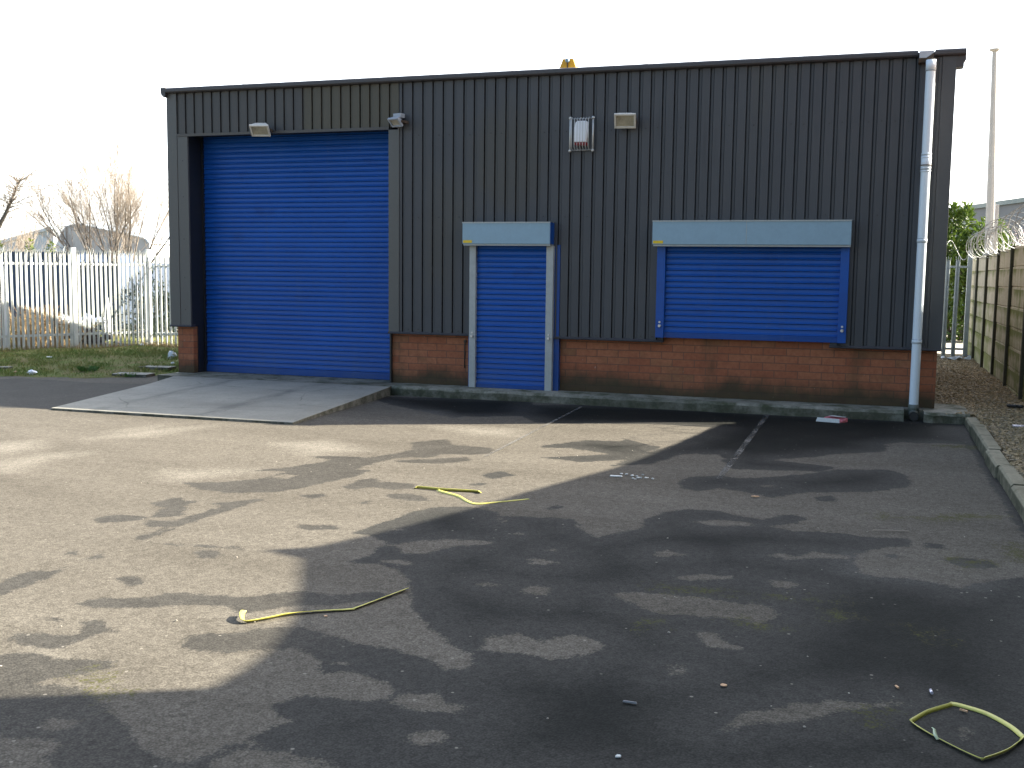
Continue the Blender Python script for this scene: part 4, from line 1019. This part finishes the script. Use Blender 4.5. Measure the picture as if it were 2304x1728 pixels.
for _ in range(2600):
    x = rd.uniform(-6.5,-.1); yb_ = FB.y + (x-FB.x)*(dF.y/dF.x) if x < FB.x else FB.y
    y = yb_-abs(rd.gauss(0,.28)) + .1; h = rd.uniform(.04,.14); a = rd.random()*6.28; z_ = tz(x,y); le = h*rd.uniform(.2,.8)
    mb.add([(x-.005,y,z_),(x+.005,y,z_),(x+math.cos(a)*le,y+math.sin(a)*le,z_+h)], [(0,1,2)])
tag(mb.build('dry_grass', M['dry']), kind='stuff')
def tuft(u, v, n, r, h, label, mt, seed):
    p = onz(u, v, 0); rd = random.Random(seed); mb = MB()
    for _ in range(n):
        a = rd.random()*6.28; q = r*math.sqrt(rd.random()); hh = h*rd.uniform(.5,1); x, y = math.cos(a)*q, math.sin(a)*q; b = a+rd.uniform(-.8,.8); le = hh*rd.uniform(.3,1)
        mb.add([(x-.006,y,0),(x+.006,y,0),(x+math.cos(b)*le*.5,y+math.sin(b)*le*.5,hh*.8),(x+math.cos(b)*le,y+math.sin(b)*le,hh)], [(0,1,2),(0,2,3)])
    o = mb.build('grass_tuft', mt); o.location = (p.x, p.y, tz(p.x,p.y)); tag(o, label, 'plant')
M['tuft'] = mat('tuft_green', (.075,.16,.030), .7, .3, 20)
tuft(198, 823, 150, .14, .10, 'dark green tuft in the middle of the turf', M['tuft'], 1); tuft(292, 831, 60, .08, .06, 'small green tuft nearer the unit corner', M['tuft'], 2)
# flat concrete pieces and litter in the turf
def slab(u, v, sx, sy, rz, label, mt=None):
    p = onz(u, v, YZ); o = MB().box(-sx,sx,-sy,sy,-.03,.022).build('paving_slab', mt or M['ramp'], None, .008); o.location = (p.x, p.y, tz(p.x, max(p.y, gedge(p.x)+.02))+.01); o.rotation_euler = (0,0,rz); tag(o, label, 'slab', 'loose slabs at the turf edge')
slab(300, 846, .30, .16, .2, 'sunken pale slab at the front edge of the turf'); slab(355, 836, .28, .14, .1, 'cracked pale slab beside the brick pier'); slab(3, 835, .16, .09, .3, 'grey block at the left edge of the turf', M['plinth'])
def crumple(u, v, r, label, mt, seed, z=0, sq=.6):
    p = onz(u, v, z); rd = random.Random(seed); mb = MB(); mb.ball((0,0,0), r, 9, 6)
    mb.v = [(x*rd.uniform(.6,1.25), y*rd.uniform(.6,1.25), z_*sq*rd.uniform(.5,1.2)+r*.4) for x,y,z_ in mb.v]; mb.sm = [False]*len(mb.sm)
    o = mb.build('plastic_bag', mt); o.location = (p.x, p.y, tz(p.x,p.y)); tag(o, label, 'litter')
crumple(72, 838, .085, 'white crumpled bag at the front of the turf', M['white'], 1, -.08); crumple(387, 812, .09, 'pale blue crumpled bag beside the brick pier', M['plastic'], 2, -.05, 1.1); crumple(389, 821, .035, 'small white scrap under the pale blue bag', M['white'], 3, -.05); crumple(319, 778, .05, 'bright white scrap at the foot of the corner fence post', M['white'], 4); crumple(36, 835, .035, 'buff scrap near the left edge of the turf', M['leaflit'], 5, -.08)
chip('paper_scrap', 'flat grey scrap on the turf', 'litter', 112, 822, .09, .04, .01, .1, M['paper']).location.z = tz(*onz(112,822,YZ)[:2])+.02

# ------------------------------------------------------------------ behind the left fence
def board():
    p = FA+u_*((35-172)/(339-172)*dF.length*1.06); n_ = Vector((-u_.y, u_.x, 0))
    root = empty('white_panel', 'tall white panel standing behind the left palisade', 'panel', (p.x+n_.x*.16, p.y+n_.y*.16, 0), math.atan2(u_.y,u_.x))
    mb = MB(); mb.prism([(-.115,.30),(-.115,1.60),(-.09,1.64),(.10,1.64),(.125,1.61),(.125,.30),(.125,.05),(.035,.05),(.02,.95),(.0,.95),(-.02,.05),(-.115,.05)], 'y', -.02, .02); mb.build('board', M['white'], root, .006)
board()
def xbox(u0_, u1_, vt, y_, name, label, cat):
    a = ony(u0_, 650, y_); b = ony(u1_, 650, y_); t = ony((u0_+u1_)/2, vt, y_).z
    return empty(name, label, cat, (a.x, y_, 0)), b.x-a.x, t
cg = 'dark containers behind the left fence'
for (ua, ub, vt, y_, mt, lab) in ((-60,176,566,10.2,M['navy'],'dark navy container behind the white panel'),(174,262,590,9.4,M['navy2'],'lower dark blue container between the two bare shrubs')):
    root, L, t = xbox(ua, ub, vt, y_, 'container', lab, 'container'); root['group'] = cg
    mb = MB(); pts = []; x = 0
    while x < L:
        pts += [(x,0),(x+.07,0),(x+.10,.012),(x+.17,.012)]; x += .2
    n = len(pts); mb.v = [(x,y,-.1) for x,y in pts]+[(x,y,t-.08) for x,y in pts]
    for i in range(n-1): mb.f.append((i,i+1,n+i+1,n+i)); mb.sm.append(False)
    mb.build('side_wall', mt, root)
    mb = MB(); mb.box(-.04,L+.1,-.03,2.4,t-.1,t); mb.box(-.04,L+.1,-.03,.08,-.1,.1); mb.box(-.04,.04,-.03,2.4,.1,t-.1); mb.box(L+.0,L+.1,-.03,2.4,.1,t-.1); mb.build('frame', mt, root)
# parked car (dark, glazed) seen through the pales
root, L, t = xbox(262, 352, 632, 13.5, 'parked_car', 'dark blue car parked behind the fence corner post', 'car')
s = L/1.15
mb = MB(); mb.prism([(-.9,.2),(3.0,.2),(3.05,.65),(2.5,.82),(2.0,1.28),(.3,1.32),(-.4,.90),(-.92,.78)], 'y', 0, 1.6); mb.build('body', M['navy'], root, .05)
mb = MB(); mb.prism([(.32,.92),(.75,1.24),(1.9,1.21),(2.3,.88)], 'y', -.008, .004); mb.build('window', mat('car_glass', (.10,.14,.20), .1, .1), root)
for x in (0,2.2):
    mb = MB(); mb.tube([(x,-.02,.28),(x,.18,.28)], .30, 18); mb.build('wheel', M['black'], root)
def leafcloud(n, cs, ls, seed, droop=.3, elong=2.6):
    rd = random.Random(seed); mb = MB()
    for _ in range(n):
        c, r = cs[rd.randrange(len(cs))]
        th = rd.random()*6.28; ph = math.acos(rd.uniform(-1,1)); q = rd.uniform(.45,1.05)
        d = Vector((math.sin(ph)*math.cos(th), math.sin(ph)*math.sin(th), math.cos(ph)))
        p = Vector(c)+Vector((d.x*r[0], d.y*r[1], d.z*r[2]))*q
        ax = (d+Vector((rd.uniform(-1,1), rd.uniform(-1,1), rd.uniform(-.3,1.0)))).normalized(); sd_ = ax.orthogonal().normalized(); sd_ = (Matrix.Rotation(rd.random()*6.28, 3, ax)@sd_)
        l = ls*rd.uniform(.6,1.25); wv = sd_*l/elong; nn = ax.cross(sd_)*l*.12
        mb.add([p, p+ax*l*.45+wv*.5+nn, p+ax*l, p+ax*l*.45-wv*.5+nn], [(0,1,2),(0,2,3)])
    return mb
def tree(name, label, cat, base, stems_fn, crown, bark, leaf, crown_name='crown', group=None):
    root = empty(name, label, cat, base, 0, group); stems_fn.build('trunk', bark, root); crown.build(crown_name, leaf, root); return root
# hedge by the unit, dark
p = atd(380, 640, 27)
hb = leafcloud(2600, [((i*.45-1.2, .3*math.sin(i*2), .55+.25*math.sin(i*1.7)), (.5,.45,.75+.2*math.sin(i*2.3))) for i in range(7)], .12, 31)
st = MB()
for i in range(5): st.tube([(i*.5-1, 0, -.2), (i*.5-1+.05, .05, .8)], [.03,.012], 5)
tree('hedge_bush', 'dark bush behind the palisade return beside the unit', 'bush', (p.x, p.y, 0), st, hb, M['bark'], M['hedge'])
# white sacks and sheets in the yard behind, dry reeds
def sack(u, v, w_, sx, sy, sz, label, seed, mt=None):
    p = atd(u, v, w_); rd = random.Random(seed); mb = MB(); mb.ball((0,0,0), 1, 11, 7)
    mb.v = [(x*sx*rd.uniform(.75,1.15), y*sy*rd.uniform(.75,1.15), z_*sz*rd.uniform(.75,1.1)) for x,y,z_ in mb.v]; mb.sm = [False]*len(mb.sm)
    o = mb.build('rubble_sack', mt or M['white']); o.location = p; tag(o, label, 'sack', 'pale sacks behind the left fence')
sack(143, 722, 22.5, .10, .2, .14, 'white sack left of the middle fence post', 1); sack(159, 722, 22.4, .06, .15, .09, 'small white sack touching the middle fence post', 2); sack(196, 722, 22.6, .07, .2, .16, 'pale drooping sack right of the middle fence post', 3, M['plastic']); sack(224, 722, 22.8, .13, .2, .09, 'flat white sack on the heap between the fence posts', 4)
sack(242, 720, 23, .03, .1, .5, 'upright pale plank of plastic leaning on the heap', 6, M['plastic'])
p = atd(188, 770, 22.8); mb = MB(); rd = random.Random(8)
for i in range(70):
    x = rd.gauss(0,.32); mb.ball((x, rd.uniform(-.1,.4), rd.uniform(0,max(.05,.42-abs(x)*.5))), rd.uniform(.05,.11), 6, 4, (1.3,1,.7))
o = mb.build('rubble_heap', mat('dark_rubble', (.06,.05,.045), .9, .4, 6, bump=.5, bscale=20)); o.location = (p.x, p.y, -.05); tag(o, 'dark rubble heap under the pale sacks behind the fence', 'heap')
def reeds(u, w_, n, wd, h, label, seed):
    p = atd(u, 780, w_); rd = random.Random(seed); mb = MB()
    for _ in range(n):
        x, y = rd.gauss(0, wd), rd.gauss(0, .25); hh = h*rd.uniform(.4,1); a, b = rd.gauss(0,.22), rd.gauss(0,.22)
        mb.tube([(x,y,-.1),(x+a*.5,y+b*.5,hh*.6),(x+a,y+b+.03,hh)], [.008,.006,.003], 3, False, False)
        for _k in range(3):
            t = rd.uniform(.3,1); c = Vector((x+a*t, y+b*t, hh*t)); d = Vector((rd.uniform(-1,1), rd.uniform(-1,1), rd.uniform(-.2,.8)))*.10
            mb.add([c, c+d*.5+Vector((.012,0,.012)), c+d], [(0,1,2)])
    o = mb.build('dry_reeds', M['dry']); o.location = (p.x, p.y, 0); tag(o, label, 'plant')
reeds(88, 22.3, 420, .38, .85, 'sunlit dry brown weeds behind the fence right of the white panel', 5)
ug = leafcloud(7000, [((-5.9+.2*math.sin(5*i), 7.6+.12*i, .5+.5*math.sin(i*2.1)), (.35,.3,.5)) for i in range(6)] + [((-3.2-.42*i+.3*math.sin(i*2.2), 6.6+1.1*math.sin(i*1.3)+.0*i, .18+.14*math.sin(i*1.9)), (.5,.7,.34+.14*math.sin(i*2.7))) for i in range(21)], .09, 41)
tag(ug.build('undergrowth', M['hedge']), kind='stuff')
# ivy sprigs on the fence top
for (u, v, sd_, lab) in ((24,560,1,'yellow green ivy sprig on the fence above the white panel'),(84,556,2,'green ivy sprig on the fence top right of the white panel'),(124,565,3,'low ivy sprig on the fence near the middle post')):
    t_ = (u-172)/(339-172)*dF.length*1.06; p = FA+u_*t_
    cr = leafcloud(70, [((0,0,0),(.10,.06,.12)),((.03,.0,.1),(.05,.05,.1))], .07, sd_); st = MB().tube([(0,.05,-1.9),(.02,.03,-.8),(0,0,.1)], [.012,.01,.005], 5)
    r_ = empty('ivy_sprig', lab, 'plant', (p.x-.05, p.y+.09, 1.99 if v < 562 else 1.93), 0, 'ivy sprigs on the fence'); st.build('stem', M['bark'], r_); cr.build('leaves', M['dark_leaf'], r_)

# bare shrubs
def bare(name, label, base, nst, spread, hgt, seed, r0_=.045, fork=(.9,1.5), group='bare shrubs behind the left fence', lean=(0,0), dens=1.0):
    rd = random.Random(seed); main, tw = MB(), MB()
    def grow(p, d, L, r, lev):
        n = 5; pts = [p]; q = p; dd = d.copy()
        for i in range(n):
            dd = (dd+Vector((rd.gauss(0,.07), rd.gauss(0,.07), .035))).normalized(); q = q+dd*(L/n); pts.append(q)
        (main if lev == 0 else tw).tube(pts, [max(.0022, r*(1-.75*i/n)) for i in range(n+1)], 5 if lev == 0 else 3, True, False)
        if lev >= 3: return
        k = [int(13*dens), int(7*dens), 4][lev]
        for _ in range(k):
            t = rd.uniform(.25,1); i = min(n-1, int(t*n)); pp = pts[i].lerp(pts[i+1], t*n-i)
            sdv = Vector((rd.gauss(0,1), rd.gauss(0,1), rd.gauss(0,.5))).normalized()
            grow(pp, (dd*1.25+sdv*rd.uniform(.35,.75)).normalized(), L*rd.uniform(.32,.58)*(1.15-t*.4), max(.0028, r*(1-.7*t)*.42), lev+1)
    tr = rd.uniform(*fork); main.tube([(0,0,-.2),(.02,.02,tr*.5),(.03,0,tr)], [r0_*2.2,r0_*1.9,r0_*1.7], 7)
    for i in range(nst):
        a = (i+.5)/nst; sp = (a-.5)*2*spread
        d = Vector((math.cos(YAW)*sp+lean[0], -math.sin(YAW)*sp+lean[1], 1)).normalized()+Vector((0,0,0)); d = (d+Vector((rd.gauss(0,.06), rd.gauss(0,.15), 0))).normalized()
        grow(Vector((rd.gauss(0,.08),rd.gauss(0,.08),tr*.85)), d, (hgt-tr)*rd.uniform(.8,1.1), r0_*rd.uniform(.6,1), 0)
    root = empty(name, label, 'shrub', base, 0, group); main.build('stems', M['bark'], root); tw.build('twigs', M['twig'], root)
def gb(u, w_): p = atd(u, 600, w_); return (p.x, p.y, -.1)
bare('bare_shrub', 'leggy bare shrub left of centre behind the fence, leaning stems', gb(212,30), 8, .95, 4.5, 2, .036, lean=(-.30,.1))
bare('bare_shrub', 'dense bare shrub nearest the unit with upright stems', gb(262,31), 9, .50, 4.8, 3, .040)
bare('bare_shrub', 'bare shrub right of the dense one, splayed to the right', gb(300,31), 7, .70, 4.5, 5, .038, lean=(.22,-.08))
bare('bare_shrub', 'slender bare shrub above the white panel', gb(60,36), 5, .55, 3.6, 7, .03, dens=.8)
bare('bare_shrub', 'thin bare shrub at the left edge of the photo', gb(15,38), 6, .6, 3.8, 9, .03, dens=.9)
# leaning tree at the left edge
lt = empty('leaning_tree', 'bare tree with a thick leaning trunk at the far left', 'tree', gb(-60,31))
B0 = Vector(gb(-60,31)); tp = [Vector((0,0,-.1))]+[atd(u,v,31)-B0 for u,v in ((-40,590),(-5,515),(14,478),(24,455),(34,432),(42,412),(48,400))]
mb = MB(); mb.tube(tp, [.12,.09,.06,.05,.036,.024,.015,.006], 8); mb.build('trunk', M['bark'], lt)
mb = MB(); rd = random.Random(17)
for i in range(120):
    t = rd.uniform(2,6.8); k = int(t); p = tp[k].lerp(tp[k+1], t-k) if k < 7 else tp[7]; d = Vector((rd.gauss(.1,.6), rd.gauss(0,.6), rd.uniform(.1,.9))); L = rd.uniform(.2,.6)
    q = p+d*L; q2 = q+(d+Vector((rd.gauss(0,.4),rd.gauss(0,.4),.3)))*L*.6; mb.tube([p,q,q2], [.012,.007,.003], 3, True, False)
    for _ in range(3):
        e = (d+Vector((rd.gauss(0,.7),rd.gauss(0,.7),.3)))*L*.5; mb.tube([q,q+e], [.005,.0025], 3, True, False)
mb.build('branches', M['twig'], lt)

# far warehouse with a curved eaves line (gable end)
WY = 80
ap, er = ony(175,505,WY), ony(331,537,WY)
hx = er.x-ap.x; zr, ze = ap.z, er.z
wh = empty('warehouse', 'distant pale grey warehouse with a curved eave behind the bare shrubs', 'building', (ap.x, WY, 0))
pf = [(-hx*1.05,-.2),(-hx*1.05,ze-.55),(-hx*1.02,ze-.2),(-hx*.95,ze+.0),(0,zr),(hx*.93,ze+.06),(hx*.985,ze-.10),(hx*1.025,ze-.5),(hx*1.03,ze-1.1),(hx*1.03,-.2)]
MB().prism(pf, 'y', 0, 30).build('gable_wall', M['gable'], wh)
rf = [(-hx*1.06,ze-.5),(-hx*1.03,ze-.12),(-hx*.95,ze+.1),(0,zr+.12),(hx*.94,ze+.16),(hx*1.0,ze-.03),(hx*1.045,ze-.45),(hx*1.045,ze-.5),(hx*1.03,ze-.5),(hx*.985,ze-.08),(hx*.93,ze+.06),(0,zr+.01),(-hx*.95,ze+.01),(-hx*1.02,ze-.18),(-hx*1.05,ze-.5)]
MB().prism(rf, 'y', -.15, 30.2).build('roof', M['shedroof'], wh)
# lower blue-grey annexe on its left
a, b = ony(8,549,WY), ony(150,511,WY); xa, xb = a.x-ap.x, b.x-ap.x
MB().prism([(xa,-.2),(xa,a.z-.3),(xb,b.z-.3),(xb,-.2)], 'y', -2.0, -.2).build('annexe_wall', M['shedroof'], wh)
MB().prism([(xa-.5,a.z-.5),(xa-.5,a.z-.15),(xb,b.z),(xb,b.z-.3)], 'y', -2.3, -.2).build('annexe_roof', M['shedroof'], wh)

# ------------------------------------------------------------------ behind the right hand path
p = atd(2160, 600, 31)
cs = []
for i in range(30):
    rd = random.Random(50+i); cs.append(((rd.uniform(-1.2,1.0), rd.uniform(-.5,.6), rd.uniform(.1,2.8)), (rd.uniform(.4,.6),)*3))
cs += [((.25+.18*i, .1, 1.3+.55*(i%4)), (.38,.35,.42)) for i in range(5)]
cs += [((-.55,0,3.35),(.16,.16,.35)), ((-.25,.1,3.3),(.13,.13,.45)), ((.10,0,3.25),(.14,.14,.5)), ((-.85,0,3.2),(.15,.15,.4)), ((.75,0,2.9),(.13,.13,.4))]
st = MB()
for i in range(7):
    rd = random.Random(i); st.tube([(rd.uniform(-.3,.3),0,-.2),(rd.uniform(-.5,.5),rd.uniform(-.3,.3),1.2),(rd.uniform(-.9,.8),rd.uniform(-.4,.4),2.6)], [.05,.035,.01], 6)
tree('laurel_bush', 'glossy green laurel bush behind the palisade gate', 'bush', (p.x, p.y, 0), st, leafcloud(11500, cs, .18, 77), M['bark'], M['laurel'])
p = atd(2252, 600, 33)
cs = [((random.Random(90+i).uniform(-.6,.5), random.Random(91+i).uniform(-.3,.3), 1.6+i*.16), (.35,.35,.25)) for i in range(7)]
tree('laurel_bush', 'smaller yellow green bush right of the concrete lamp column', 'bush', (p.x, p.y, 0), MB().tube([(0,0,-.2),(.05,0,1.2),(0,.05,2.5)], [.05,.04,.01], 6), leafcloud(900, cs, .15, 78), M['bark'], M['dark_leaf'])
p = atd(2292, 600, 38); cs = [((random.Random(120+i).uniform(-1.0,.9), random.Random(131+i).uniform(-.4,.4), 2.0+i*.17), (.5,.4,.35)) for i in range(9)]
st = MB(); rd = random.Random(6)
for i in range(26):
    a_ = Vector((rd.uniform(-.2,.2),0,.8)); b_ = Vector((rd.uniform(-1.1,1.0), rd.uniform(-.4,.4), rd.uniform(2,3.6))); st.tube([(0,0,-.2),a_,a_.lerp(b_,.5)+Vector((0,0,.2)),b_], [.05,.03,.015,.005], 4)
tree('blossom_shrub', 'pale pink blossom shrub in front of the grey building', 'shrub', (p.x, p.y, 0), st, leafcloud(1500, cs, .065, 79, elong=1.2), M['twig'], M['blossom'], 'blossom')
# concrete lamp column
cb = atd(2232, 555, 29); colm = empty('lamp_column', 'tall pale concrete column with a flat cap above the wall', 'column', (cb.x, cb.y, 0))
tz_ = atd(2238, 116, 29).z; off = atd(2238,116,29)-cb
mb = MB(); n = 8
mb.tube([(0,0,-.2),(off.x*.3,off.y*.3,cb.z),(off.x,off.y,tz_)], [.155,.125,.062], 8, False); mb.build('shaft', M['concol'], colm)
mb = MB(); mb.tube([(off.x,off.y,tz_),(off.x,off.y,tz_+.03),(off.x,off.y,tz_+.07)], [.07,.13,.14], 12, False); mb.build('cap', M['concol'], colm)
mk = MB(); q = onx(2238, 553, 12.5); st_ = empty('stake', 'slim white stake holding the razor wire on the wall', 'stake', (12.5, q.y, 2.0)); mb = MB(); mb.box(-.03,.03,-.03,.03,-.3,.95); mb.box(-.18,.10,-.05,.05,.04,.075); mb.build('bar', M['palis'], st_, .003)
# far building on the right with green eaves
A_ = atd(2180, 460, 56); B_ = atd(2304, 447.5, 50); d_ = Vector((B_.x-A_.x, B_.y-A_.y, 0)).normalized(); zt_ = (A_.z+B_.z)/2
root = empty('far_building', 'far grey building with a green eaves band behind the right wall', 'building', (A_.x, A_.y, 0), math.atan2(d_.y, d_.x))
MB().box(-4,26,0,14,-.2,zt_-.22).build('wall', M['lightwall'], root); MB().box(-4.1,26.1,-.12,14.1,zt_-.22,zt_).build('eaves', M['greentrim'], root)
q = atd(2247, 469, 53)-Vector((A_.x,A_.y,0)); xx = q.x*d_.x+q.y*d_.y
mb = MB(); mb.box(xx-.16,xx+.16,-.30,-.002,q.z-.12,q.z+.10); mb.build('lamp', M['black'], root, .03)

# ------------------------------------------------------------------ neighbours beyond the right wall (they shade the yard)
NX = 13.2; kx = 1/(math.tan(SUN_EL))*math.cos(SUN_AZ); ky = math.tan(SUN_AZ)
sh = [(1604,956),(1552,984),(1458,1026),(1385,1052),(1250,1089),(1177,1109),(1042,1149),(938,1177),(833,1203),(700,1232),(590,1239),(672,1258),(668,1330),(650,1400),(600,1465),(540,1510),(470,1548)]
pr2 = []
for u, v in sh:
    g = onz(u, v, YZ); pr2.append((g.y+(NX-g.x)*ky, YZ+(NX-g.x)/kx))
ys_ = [p[0] for p in pr2]
body = [(pr2[0][0]+.05, -.2), (pr2[0][0]+.05, pr2[0][1]-.05)]+pr2[1:]+[(pr2[-1][0], -.2)]
nb = empty('brick_outbuilding', 'brick outbuilding beyond the concrete wall', 'building', (NX, -4, 0))
MB().prism([(y+4, z) for y, z in body], 'x', 0, 4.5).build('wall', M['brick'], nb)
tb = empty('tall_block', 'tall unseen block beyond the concrete wall', 'building', (NX, -20, 0))
yb2 = pr2[-1][0]; MB().box(0, 12, -14, yb2+20, -.2, 13).build('wall', mat('grey_render_wall', (.16,.165,.16), .9, .1, 1), tb)  # unseen block, made taller to cut sky light on the near yard
